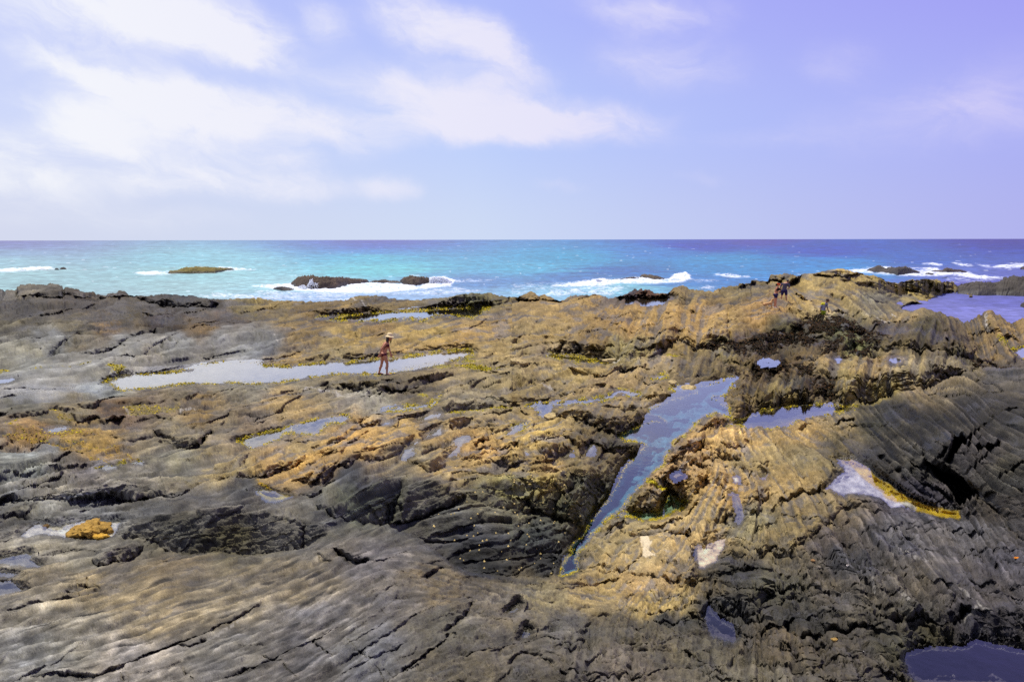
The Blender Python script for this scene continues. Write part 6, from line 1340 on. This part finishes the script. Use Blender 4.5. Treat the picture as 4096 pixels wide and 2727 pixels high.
# straw hat: crown and drooping brim turned on a lathe
bm2 = bmesh.new(); rings = []
for (r_, z_) in ((.001, .150), (.05, .147), (.085, .128), (.100, .090), (.106, .040), (.108, .020), (.140, .004), (.168, -.022), (.176, -.040), (.172, -.044), (.138, -.006), (.104, .010), (.100, .016)):
    rings.append([bm2.verts.new((r_ * math.cos(k * math.pi / 14), r_ * .94 * math.sin(k * math.pi / 14), z_ + .010 * math.sin(k * math.pi / 7) * (r_ > .13))) for k in range(28)])
for a, b2 in zip(rings, rings[1:]):
    for k in range(28): bm2.faces.new((a[k], a[(k + 1) % 28], b2[(k + 1) % 28], b2[k]))
hme = bpy.data.meshes.new('sun_hat'); bm2.to_mesh(hme); bm2.free()
for p_ in hme.polygons: p_.use_smooth = True
hme.materials.append(straw)
hat = link(bpy.data.objects.new('sun_hat', hme), wm); hat.location = (.245, -.01, 1.625); hat.rotation_euler = (R(-6), R(6), 0)
tube_obj('hat_band', [(.245 + .107 * math.cos(a), -.01 + .101 * math.sin(a), 1.648 - .011 * math.cos(a)) for a in np.linspace(0, 2 * math.pi, 24)], .006, simple_mat('hat_ribbon', (176, 140, 92), .7), wm)
for nm, pts in (('sandal', ((.06, -.10, .012), (.16, -.105, .012), (.255, -.11, .012))), ('sandal', ((-.225, .10, .03), (-.13, .10, .014), (-.06, .10, .012)))):
    sm = skin_mesh([(pts[0], pts[1], .034, .038), (pts[1], pts[2], .038, .034), (Vector(pts[1]) + Vector((-.01, -.035, .02)), Vector(pts[1]) + Vector((.0, .035, .03)), .016, .016)], [], .012, 1)
    for v_ in sm.vertices: v_.co.z = min(v_.co.z, .065)
    sm.materials.append(black_cloth); link(bpy.data.objects.new(nm, sm), wm)
bag = bpy.data.objects.new('waist_pouch', None)
bg_ = ball_obj('shoulder_bag', (-.27, -.13, .875), (.088, .05, .092), black_cloth, None, .5)
tag(bg_, 'small round black pouch slung behind the woman in the sun hat', 'bag')
bg_.location = wm.matrix_basis @ Vector((0, 0, 0)); bg_.rotation_euler = wm.rotation_euler; bg_.scale = wm.scale
bpy.data.objects.remove(bag)
tube_obj('strap', [(-.27, -.13, .95), (-.22, -.15, 1.06), (-.05, -.14, 1.10), (.03, -.118, 1.12), (.11, -.122, 1.25), (.15, -.10, 1.38), (.10, .02, 1.42), (.0, .10, 1.3), (-.10, .10, 1.12), (-.25, -.02, .95)], .007, black_cloth, bg_)

# --- the man looking down, seen from behind
p = spot(3135, 1210); sc = px_scale(p, 88, 1.77)
mn, p = person(3135, 1210, sc, 'man seen from behind in a slate grey t-shirt and navy shorts on tan rock')
caps = [((0, 0, .90), (.01, 0, 1.15), .150, .145), ((.01, 0, 1.15), (.05, .02, 1.40), .150, .150), ((-.12, .02, 1.42), (.22, .02, 1.41), .085, .085), ((.10, .03, 1.46), (.17, .07, 1.56), .058, .056),
        ((-.19, .03, 1.41), (-.28, .02, 1.14), .060, .047), ((-.28, .02, 1.14), (-.20, .22, .98), .045, .032), ((.29, .03, 1.40), (.345, .02, 1.13), .060, .047), ((.345, .02, 1.13), (.25, .22, 1.0), .045, .032),
        ((-.095, 0, .86), (-.15, .02, .48), .105, .062), ((-.15, .02, .48), (-.20, -.01, .08), .062, .042), ((.105, 0, .86), (.155, .03, .48), .105, .062), ((.155, .03, .48), (.185, .04, .09), .062, .042),
        ((-.205, -.02, .05), (-.215, .16, .03), .042, .032), ((.185, .03, .05), (.21, .21, .03), .042, .032), ((-.16, .0, .38), (-.18, -.01, .26), .064, .056), ((.16, .02, .38), (.175, .03, .26), .064, .056)]
hand(caps, (-.20, .22, .98), (.5, .8, -.1), 1); hand(caps, (.25, .22, 1.0), (-.5, .8, -.1), 1)
balls = [((.205, .11, 1.645), (.082, .098, .112), .1), ((.225, .18, 1.60), (.055, .05, .06), 0), ((.23, .215, 1.64), (.014, .02, .018), 0), ((.125, .11, 1.64), (.012, .02, .03), 0), ((.288, .11, 1.64), (.012, .02, .03), 0), ((0, -.03, .88), (.17, .13, .12), 0)]
bm_ = skin_mesh(caps, balls, .014); bm_.materials.append(skin_mid); link(bpy.data.objects.new('body', bm_), mn)
garment(bm_, 't_shirt', lambda c: (c[:, 2] > .90) & (c[:, 2] < 1.475) & ((np.abs(c[:, 0] - .04) < .215) | (c[:, 2] > 1.17)) & (c[:, 1] < .2), .014, grey_tee, mn)
garment(bm_, 'shorts', lambda c: (c[:, 2] > .53) & (c[:, 2] < .95) & (np.abs(c[:, 0]) < .27) & (c[:, 1] < .17), .022, navy, mn)
hm = skin_mesh([], [((.200, .095, 1.672), (.088, .100, .098), .1)], .014); hm.materials.append(hair_dark); link(bpy.data.objects.new('hair', hm), mn)
head_parts(mn, (.215, .13, 1.63), (.2, 1, 0), skin_mid, hair_dark)

# --- the woman in the orange visor
p = spot(3102, 1241); sc = px_scale(p, 101, 1.69)
w2, p = person(3102, 1241, sc, 'woman in an orange visor, black top and navy shorts beside a sandy dog')
caps = [((0, 0, .90), (.02, 0, 1.10), .120, .105), ((.02, 0, 1.10), (.04, 0, 1.30), .105, .118), ((.04, 0, 1.30), (.05, 0, 1.37), .115, .07), ((.05, 0, 1.38), (.085, 0, 1.48), .05, .048),
        ((.03, -.14, 1.36), (-.09, -.17, 1.12), .046, .037), ((-.09, -.17, 1.12), (.10, -.19, 1.12), .036, .027), ((.06, .14, 1.36), (.02, .19, 1.12), .046, .037), ((.02, .19, 1.12), (.18, .10, 1.18), .036, .027),
        ((.0, -.08, .86), (.0, -.08, .48), .094, .056), ((.0, -.08, .48), (.02, -.08, .08), .056, .036), ((-.01, .08, .86), (-.05, .09, .48), .094, .056), ((-.05, .09, .48), (-.07, .09, .08), .056, .036), ((.01, -.08, .05), (.14, -.09, .03), .036, .03), ((-.08, .09, .05), (.05, .09, .03), .036, .03)]
hand(caps, (.10, -.19, 1.12), (1, .1, .1), 1); hand(caps, (.18, .10, 1.18), (.7, -.6, .1), 1)
balls = [((.11, 0, 1.575), (.095, .078, .112), 0), ((.15, 0, 1.525), (.055, .055, .06), 0), ((.21, 0, 1.56), (.018, .014, .018), 0), ((.10, -.078, 1.56), (.02, .01, .03), 0), ((-.04, 0, .88), (.135, .16, .12), 0), ((.11, -.06, 1.25), (.06, .06, .06), 0), ((.11, .06, 1.25), (.06, .06, .06), 0)]
bm_ = skin_mesh(caps, balls, .014); bm_.materials.append(skin_tan); link(bpy.data.objects.new('body', bm_), w2)
garment(bm_, 'top', lambda c: (c[:, 2] > 1.10) & (c[:, 2] < 1.34) & (np.abs(c[:, 1]) < .13) & (c[:, 0] > -.06), .008, black_cloth, w2)
garment(bm_, 'shorts', lambda c: (c[:, 2] > .68) & (c[:, 2] < .96) & (np.abs(c[:, 1]) < .2), .012, navy, w2)
hm = skin_mesh([((.03, 0, 1.60), (-.01, 0, 1.52), .06, .05)], [((.085, 0, 1.60), (.10, .086, .10), 0), ((-.03, 0, 1.56), (.05, .05, .05), 0)], .014); hm.materials.append(hair_dark); link(bpy.data.objects.new('hair', hm), w2)
bm2 = bmesh.new(); rr_ = []
for (r_, z_, a_) in ((.104, .02, 0), (.106, -.035, 0), (.125, -.045, 1), (.175, -.06, 1)):
    rr_.append([bm2.verts.new(((r_ if (a_ == 0 or math.cos(t) > 0) else .107) * math.cos(t), .88 * (r_ if a_ == 0 else .108 + (r_ - .108) * max(0, math.cos(t))) * math.sin(t), z_)) for t in np.linspace(0, 2 * math.pi, 24, endpoint=False)])
for a, b2 in zip(rr_, rr_[1:]):
    for k in range(24): bm2.faces.new((a[k], a[(k + 1) % 24], b2[(k + 1) % 24], b2[k]))
vme = bpy.data.meshes.new('visor'); bm2.to_mesh(vme); bm2.free(); vme.materials.append(orange)
vo = link(bpy.data.objects.new('visor', vme), w2); vo.location = (.105, 0, 1.635); vo.rotation_euler = (0, R(12), 0)
head_parts(w2, (.115, 0, 1.56), (1, 0, 0), skin_tan, hair_dark)
for yy, xx in ((-.085, .03), (.09, -.06)):
    s_ = skin_mesh([((xx - .03, yy, .02), (xx + .12, yy, .018), .042, .038)], [], .014, 1); s_.materials.append(white_c); link(bpy.data.objects.new('shoe', s_), w2)
b2o = skin_mesh([((.19, -.08, 1.28), (.22, -.05, 1.06), .05, .06), ((.19, .0, 1.28), (.22, .03, 1.06), .05, .06)], [], .014, 2); b2o.materials.append(black_cloth)
bo = bpy.data.objects.new('shoulder_bag', b2o); COL.objects.link(bo); bo.location = w2.location; bo.rotation_euler = w2.rotation_euler; bo.scale = w2.scale
tag(bo, 'black bag held to the chest of the woman in the orange visor', 'bag')

# --- the boy looking down
pd_ = ray(3291, 1297); td_ = -pd_[2] / math.hypot(pd_[0], pd_[1])
by_, p = person(3291, 1279, 1.0, 'boy with a pale grey t-shirt, yellow shoulders and lime shorts looking down behind dark weed')
sc = px_scale(p, 94, 1.5); by_.scale = (sc,) * 3
dB = math.hypot(p.x, p.y) + .3; by_.location = (p.x * dB / math.hypot(p.x, p.y), p.y * dB / math.hypot(p.x, p.y), min(p.z, CAMZ - dB * td_ * 1.0) + .16)
caps = [((0, 0, .76), (.02, 0, .98), .118, .112), ((.02, 0, .98), (.07, 0, 1.15), .115, .115), ((-.03, -.02, 1.18), (.18, .06, 1.19), .07, .065), ((.11, .0, 1.20), (.19, -.01, 1.30), .048, .046),
        ((-.075, -.06, 1.17), (-.14, -.10, .93), .048, .038), ((-.14, -.10, .93), (-.15, -.10, .72), .036, .026), ((.20, .10, 1.17), (.22, .14, .95), .048, .038), ((.22, .14, .95), (.30, .08, .76), .036, .026),
        ((-.06, -.02, .72), (-.07, -.02, .40), .085, .052), ((-.07, -.02, .40), (-.08, -.02, .07), .052, .034), ((.08, .03, .72), (.10, .03, .40), .085, .052), ((.10, .03, .40), (.10, .04, .07), .052, .034), ((-.08, -.02, .04), (.04, -.05, .03), .034, .028), ((.10, .03, .04), (.22, .01, .03), .034, .028)]
hand(caps, (-.15, -.10, .72), (0, .05, -1), 1); hand(caps, (.30, .08, .76), (.4, 0, -.9), 1)
balls = [((.235, -.01, 1.40), (.095, .078, .105), .5), ((.275, -.01, 1.345), (.055, .052, .055), 0), ((.325, -.01, 1.375), (.016, .014, .016), 0), ((.22, -.078, 1.385), (.018, .01, .028), 0), ((-.02, 0, .74), (.13, .14, .11), 0)]
bm_ = skin_mesh(caps, balls, .013); bm_.materials.append(skin_dark); link(bpy.data.objects.new('body', bm_), by_)
garment(bm_, 't_shirt', lambda c: (c[:, 2] > .70) & (c[:, 2] < 1.225) & ((np.abs(c[:, 0] - .04) < .14) | (c[:, 2] > 1.0)), .016, pale_tee, by_)
garment(bm_, 'shoulder_panel', lambda c: (c[:, 2] > 1.10) & (c[:, 2] < 1.235) & (c[:, 0] < .09), .021, yellow_c, by_)
garment(bm_, 'shorts', lambda c: (c[:, 2] > .38) & (c[:, 2] < .75) & (np.abs(c[:, 0]) < .2) & (c[:, 1] > -.16) & ~(c[:, 0] < -.125), .018, lime, by_)
hm = skin_mesh([], [((.222, -.008, 1.425), (.096, .084, .092), .5)], .013); hm.materials.append(hair_dark); link(bpy.data.objects.new('hair', hm), by_)
tube_obj('strap', [(.12, -.05, 1.24), (.17, -.11, 1.1), (.14, -.13, .95), (.10, -.13, .8)], .012, black_cloth, by_)
head_parts(by_, (.24, -.01, 1.385), (1, -.1, -.2), skin_dark, hair_dark)

# --- the dog behind the woman's legs
pdg = spot(3082, 1240)
dog = bpy.data.objects.new('dog', None); COL.objects.link(dog); dog.location = pdg + Vector((0, .35, 0)); dog.rotation_euler = (0, R(-10), 0); dog.scale = (1.1,) * 3
tag(dog, 'sandy dog standing behind the legs of the woman in the orange visor', 'dog')
caps = [((-.22, 0, .33), (-.02, 0, .32), .085, .08), ((-.02, 0, .32), (.18, 0, .335), .082, .105), ((.20, 0, .37), (.32, 0, .50), .075, .055),
        ((-.24, -.06, .32), (-.20, -.07, .21), .07, .038), ((-.20, -.07, .21), (-.285, -.07, .13), .036, .022), ((-.285, -.07, .13), (-.265, -.07, .02), .021, .019), ((-.265, -.07, .018), (-.225, -.07, .016), .021, .018),
        ((-.24, .06, .32), (-.17, .07, .21), .07, .038), ((-.17, .07, .21), (-.25, .07, .13), .036, .022), ((-.25, .07, .13), (-.23, .07, .02), .021, .019), ((-.23, .07, .018), (-.19, .07, .016), .021, .018),
        ((.19, -.07, .31), (.18, -.07, .17), .05, .030), ((.18, -.07, .17), (.20, -.07, .02), .026, .019), ((.20, -.07, .018), (.235, -.07, .016), .021, .018), ((.19, .07, .31), (.22, .07, .17), .05, .030), ((.22, .07, .17), (.23, .07, .02), .026, .019), ((.23, .07, .018), (.265, .07, .016), .021, .018),
        ((-.29, 0, .37), (-.36, 0, .46), .026, .022), ((-.36, 0, .46), (-.33, 0, .53), .022, .016), ((-.33, 0, .53), (-.28, 0, .52), .016, .010),
        ((.38, 0, .52), (.47, 0, .49), .045, .030)]
balls = [((.34, 0, .53), (.075, .062, .062), 0), ((.495, 0, .495), (.014, .016, .013), 0), ((.31, -.06, .55), (.03, .014, .05), .4), ((.31, .06, .55), (.03, .014, .05), .4)]
dm = skin_mesh(caps, balls, .013); dm.materials.append(simple_mat('sandy_fur', (206, 160, 104), .8, .2, 14)); link(bpy.data.objects.new('body', dm), dog)
ball_obj('nose', (.508, 0, .50), (.012, .014, .011), black_cloth, dog, sub=2)
for yy in (-.035, .035): ball_obj('eye', (.392, yy, .555), (.009, .009, .009), eye_mat, dog, sub=2)

# ------------------------------------------------------------------ loose things
def stone(name, px, py, size, col, label, seed, cat='stone', group=None, sub=4, rough=.22, rotz=0.0):
    p = spot(px, py)
    bm = bmesh.new(); bmesh.ops.create_icosphere(bm, subdivisions=sub, radius=1)
    co = np.array([v.co[:] for v in bm.verts], np.float32)
    rs_ = np.random.default_rng(seed)
    for k in range(13):                                   # chop flat faces
        nrm = rs_.standard_normal(3); nrm /= np.linalg.norm(nrm)
        h = .62 + .28 * rs_.random()
        d = co @ nrm
        co -= np.maximum(d - h, 0)[:, None] * nrm
    co *= (1 + rough * fbm(co[:, 0] * 2 + co[:, 2] + seed, co[:, 1] * 2 - co[:, 2], 4, seed, .6))[:, None]
    for v, c in zip(bm.verts, co): v.co = c * np.array(size)
    me = bpy.data.meshes.new(name); bm.to_mesh(me); bm.free()
    n_ = len(co)
    cc_ = lin(col) / 1.2 * np.exp(.35 * fbm(co[:, 0] * 4 + seed, co[:, 1] * 4 + co[:, 2] * 3, 4, seed + 7, .65))[:, None]
    a = me.attributes.new('Col', 'FLOAT_COLOR', 'POINT'); a.data.foreach_set('color', np.c_[np.clip(cc_, .01, .8), np.full(n_, .1)].astype(np.float32).ravel())
    for f in me.polygons: f.use_smooth = True
    me.materials.append(rock_mat)
    o = link(bpy.data.objects.new(name, me))
    o.location = p + Vector((0, size[1] * .6, size[2] * .45)); o.rotation_euler = (0, 0, rotz)
    tag(o, label, cat, group)
    return o
S2_ = 1 / 2.2988
stone('boulder', 330, 2150, (.27, .20, .10), (184, 144, 62), 'bright orange crusted boulder lying in a pale puddle on the left', 7, 'boulder', sub=5, rough=.42, rotz=-.25)
stone('boulder', 395, 2158, (.10, .07, .05), (224, 172, 60), 'small orange rock against the right foot of the bright orange boulder', 8, 'boulder')
stone('stone', 182, 2112, (.06, .05, .03), (110, 84, 40), 'little brown stone in the pale puddle left of the orange boulder', 9)
stone('pebble', 4066, 2238, (.022, .014, .011), (236, 140, 30), 'single orange pebble on the dark bedded rock at the right edge', 11, 'pebble')
stone('pebble', 2730 + 1050 / 1.7253, 2227 + 612 / 1.7253, (.020, .016, .013), (186, 150, 80), 'ochre pebble on the near dark rock beside a white pebble', 12, 'pebble')
stone('pebble', 2730 + 1240 / 1.7253, 2227 + 638 / 1.7253, (.020, .012, .009), (226, 220, 206), 'white pebble on the near dark rock beside an ochre pebble', 13, 'pebble')
stone('pebble', 2730 + 900 / 1.7253, 2227 + 52 / 1.7253, (.018, .014, .012), (170, 128, 80), 'brown pebble high on the black rock right of the sandy puddle', 14, 'pebble')
stone('pebble', 2730 + 1140 / 1.7253, 2227 + 92 / 1.7253, (.014, .010, .008), (228, 214, 200), 'pale shell-like pebble on the black rock above the near cleft', 15, 'pebble')
stone('pebble', 2730 + 945 / 1.7253, 2227 + 100 / 1.7253, (.024, .018, .014), (140, 128, 110), 'grey pebble just below the brown pebble on the black rock', 16, 'pebble')
stone('stone', 2048 + 925 * S2_, 1100 + 795 * S2_, (.5, .2, .1), (206, 184, 130), 'flat cream stone on the bank below the wide tan boulder', 17)
for k, (x_, y_, s_, lab) in enumerate([(45, 860, .34, 'pale lump left of a smaller one beside the grey ledges'), (95, 862, .24, 'small pale lump on the grey ledges below the dark foot pool'), (370, 1330, .22, 'pale lump at the left foot of the wide fluted rock'), (1470, 1015, .2, 'ochre lump standing at the mouth of the channel pool'), (1640, 1085, .3, 'cream lump in the algae beside the channel pool')]):
    stone('stone', 2048 + x_ * S2_, 1100 + y_ * S2_, (s_, s_ * .8, s_ * .5), (200, 176, 120), lab, 30 + k)

# ------------------------------------------------------------------ seaweed, algae, limpets, spray
leaf_mat, n = new_mat('seaweed_frond')
at = n.new('ShaderNodeAttribute'); at.attribute_name = 'Col'
bs = n.new('ShaderNodeBsdfPrincipled'); out = n.new('ShaderNodeOutputMaterial')
n.link(at.outputs['Color'], bs.inputs['Base Color']); bs.inputs['Roughness'].default_value = .8; bs.inputs['Specular IOR Level'].default_value = .12
n.link(bs.outputs[0], out.inputs[0])
def fronds(name, label, weight, count, size, cols, lift):
    rs_ = np.random.default_rng(len(label))
    w_ = (weight * D * (PX > -50) * (PX < 4150)).ravel().astype(np.float64); w_ /= w_.sum()
    ids = rs_.choice(w_.size, count, p=w_)
    P0 = np.stack([VX.ravel()[ids], VY.ravel()[ids], VZ.ravel()[ids]], -1)
    dd_ = np.hypot(P0[:, 0], P0[:, 1])
    s = size * dd_ / 2730 * (.6 + .9 * rs_.random(count))
    P0[:, :2] += rs_.normal(size=(count, 2)) * (s * .6)[:, None]
    a = rs_.random(count) * 2 * np.pi
    u_ = np.stack([np.cos(a), np.sin(a), rs_.normal(size=count) * .35], -1)
    v_ = np.stack([-np.sin(a), np.cos(a), rs_.normal(size=count) * .35], -1)
    s = s[:, None]
    up = np.array([0, 0, 1.0])
    V = np.stack([P0 - u_ * s * .5 - v_ * s * .18, P0 - u_ * s * .5 + v_ * s * .18, P0 + v_ * s * .28 + up * s * lift, P0 - v_ * s * .28 + up * s * lift, P0 + u_ * s * .55 + v_ * s * .1 + up * s * .05, P0 + u_ * s * .55 - v_ * s * .1 + up * s * .05], 1)
    F = np.array([[0, 1, 2, 3], [3, 2, 4, 5]])[None] + 6 * np.arange(count)[:, None, None]
    c = np.array([lin(q) for q in cols])[rs_.integers(0, len(cols), count)] * (.6 + .8 * rs_.random(count))[:, None]
    C = np.repeat(np.c_[c, np.ones(count)][:, None], 6, 1)
    o = mesh_arrays(name, V.reshape(-1, 3), F.reshape(-1, 4), leaf_mat, {'Col': ('FLOAT_COLOR', C.reshape(-1, 4))})
    tag(o, label, kind='stuff')
fronds('seaweed', 'dark brown seaweed draped over the rocks', np.maximum(BLK - .25, 0) * (PX > 1600) * (.4 + fbm(PX / 50, PY / 20, 3, 500) > .1), 40000, 6.5, [(52, 37, 15), (36, 26, 12), (68, 46, 18), (26, 21, 12), (46, 39, 16)], .25)
fronds('algae', 'yellow green algae along the margins of the tide pools', ALGM + .8 * np.maximum(WEEDM - .4, 0), 22000, 5.5, [(176, 152, 8), (150, 138, 16), (120, 112, 12), (196, 170, 24)], .18)
def limpets():
    rs_ = np.random.default_rng(77)
    poly = T('B2 1900,560 2354,430 B3 200,300 900,450 640,900 540,1000 540,1180 400,1380 100,1400 B2 2000,1330 1750,1180 1600,900')
    b = box(poly, 5)
    okm = inside(poly, PX[b], PY[b]) & (rs_.random(PX[b].shape) < .006)
    X = VX[b][okm]; Y = VY[b][okm]; Z = VZ[b][okm]; m_ = len(X)
    k = 7; a = np.arange(k) * 2 * np.pi / k
    r = (.010 + .012 * rs_.random(m_))[:, None]
    ring = np.stack([X[:, None] + r * np.cos(a), Y[:, None] + r * np.sin(a), np.repeat(Z[:, None] - .006, k, 1)], -1)
    top = np.stack([X, Y, Z + r[:, 0] * .9], -1)[:, None]
    V = np.concatenate([ring, top], 1)
    F = np.array([[i, (i + 1) % k, k] for i in range(k)])[None] + (k + 1) * np.arange(m_)[:, None, None]
    c = lin((196, 172, 110)) * (.5 + .7 * rs_.random(m_))[:, None]
    o = mesh_arrays('limpets', V.reshape(-1, 3), F.reshape(-1, 3), leaf_mat, {'Col': ('FLOAT_COLOR', np.repeat(np.c_[c, np.ones(m_)][:, None], k + 1, 1).reshape(-1, 4))})
    tag(o, 'limpets and periwinkles clinging to the dark rock above the hollow', kind='stuff')
limpets()
spray_mat = simple_mat('spray', (238, 240, 244), .9, .03, 5)
def spray(pts, count, seed, size):
    rs_ = np.random.default_rng(seed); V = []; F = []
    poly = T(pts); xs = [q[0] for q in poly]; ys = [q[1] for q in poly]
    base = max(ys); k = 0
    while k < count:
        x = rs_.uniform(min(xs), max(xs)); y = rs_.uniform(min(ys), max(ys))
        if not inside(poly, np.array([x]), np.array([y]))[0]: continue
        q = ray(x, base); d = CAMZ / (-q[2] / math.hypot(q[0], q[1])) + rs_.uniform(-.2, 1.6)
        q = ray(x, y); q = q / math.hypot(q[0], q[1])
        c = np.array([q[0] * d, q[1] * d, CAMZ + q[2] * d]); s = size * (.4 + rs_.random())
        o6 = np.array([(1, 0, 0), (-1, 0, 0), (0, 1, 0), (0, -1, 0), (0, 0, 1), (0, 0, -1)]) * s
        V.append(c + o6); F.append(np.array([(0, 2, 4), (2, 1, 4), (1, 3, 4), (3, 0, 4), (2, 0, 5), (1, 2, 5), (3, 1, 5), (0, 3, 5)]) + 6 * k); k += 1
    return np.concatenate(V), np.concatenate(F)
Vs = []; Fs = []; off = 0
for pts, cnt, seed, sz_ in (('A2 480,140 470,100 500,40 520,36 530,80 545,60 560,90 575,140', 800, 1, .055), ('A2 370,120 400,100 440,90 480,120 470,140', 350, 2, .05), ('A2 555,80 575,70 570,130 590,140 560,140', 160, 3, .045), ('A2 1592,85 1590,50 1620,22 1660,16 1710,20 1760,34 1800,60 1780,90', 1500, 4, .09), ('A3 760,70 780,36 820,44 900,60', 200, 5, .11)):
    v_, f_ = spray(pts, cnt, seed, sz_); Vs.append(v_); Fs.append(f_ + off); off += len(v_)
o = mesh_arrays('sea_spray', np.concatenate(Vs), np.concatenate(Fs), spray_mat, smooth=False)
tag(o, 'white spray thrown up where waves hit the brown sea rocks', kind='stuff')
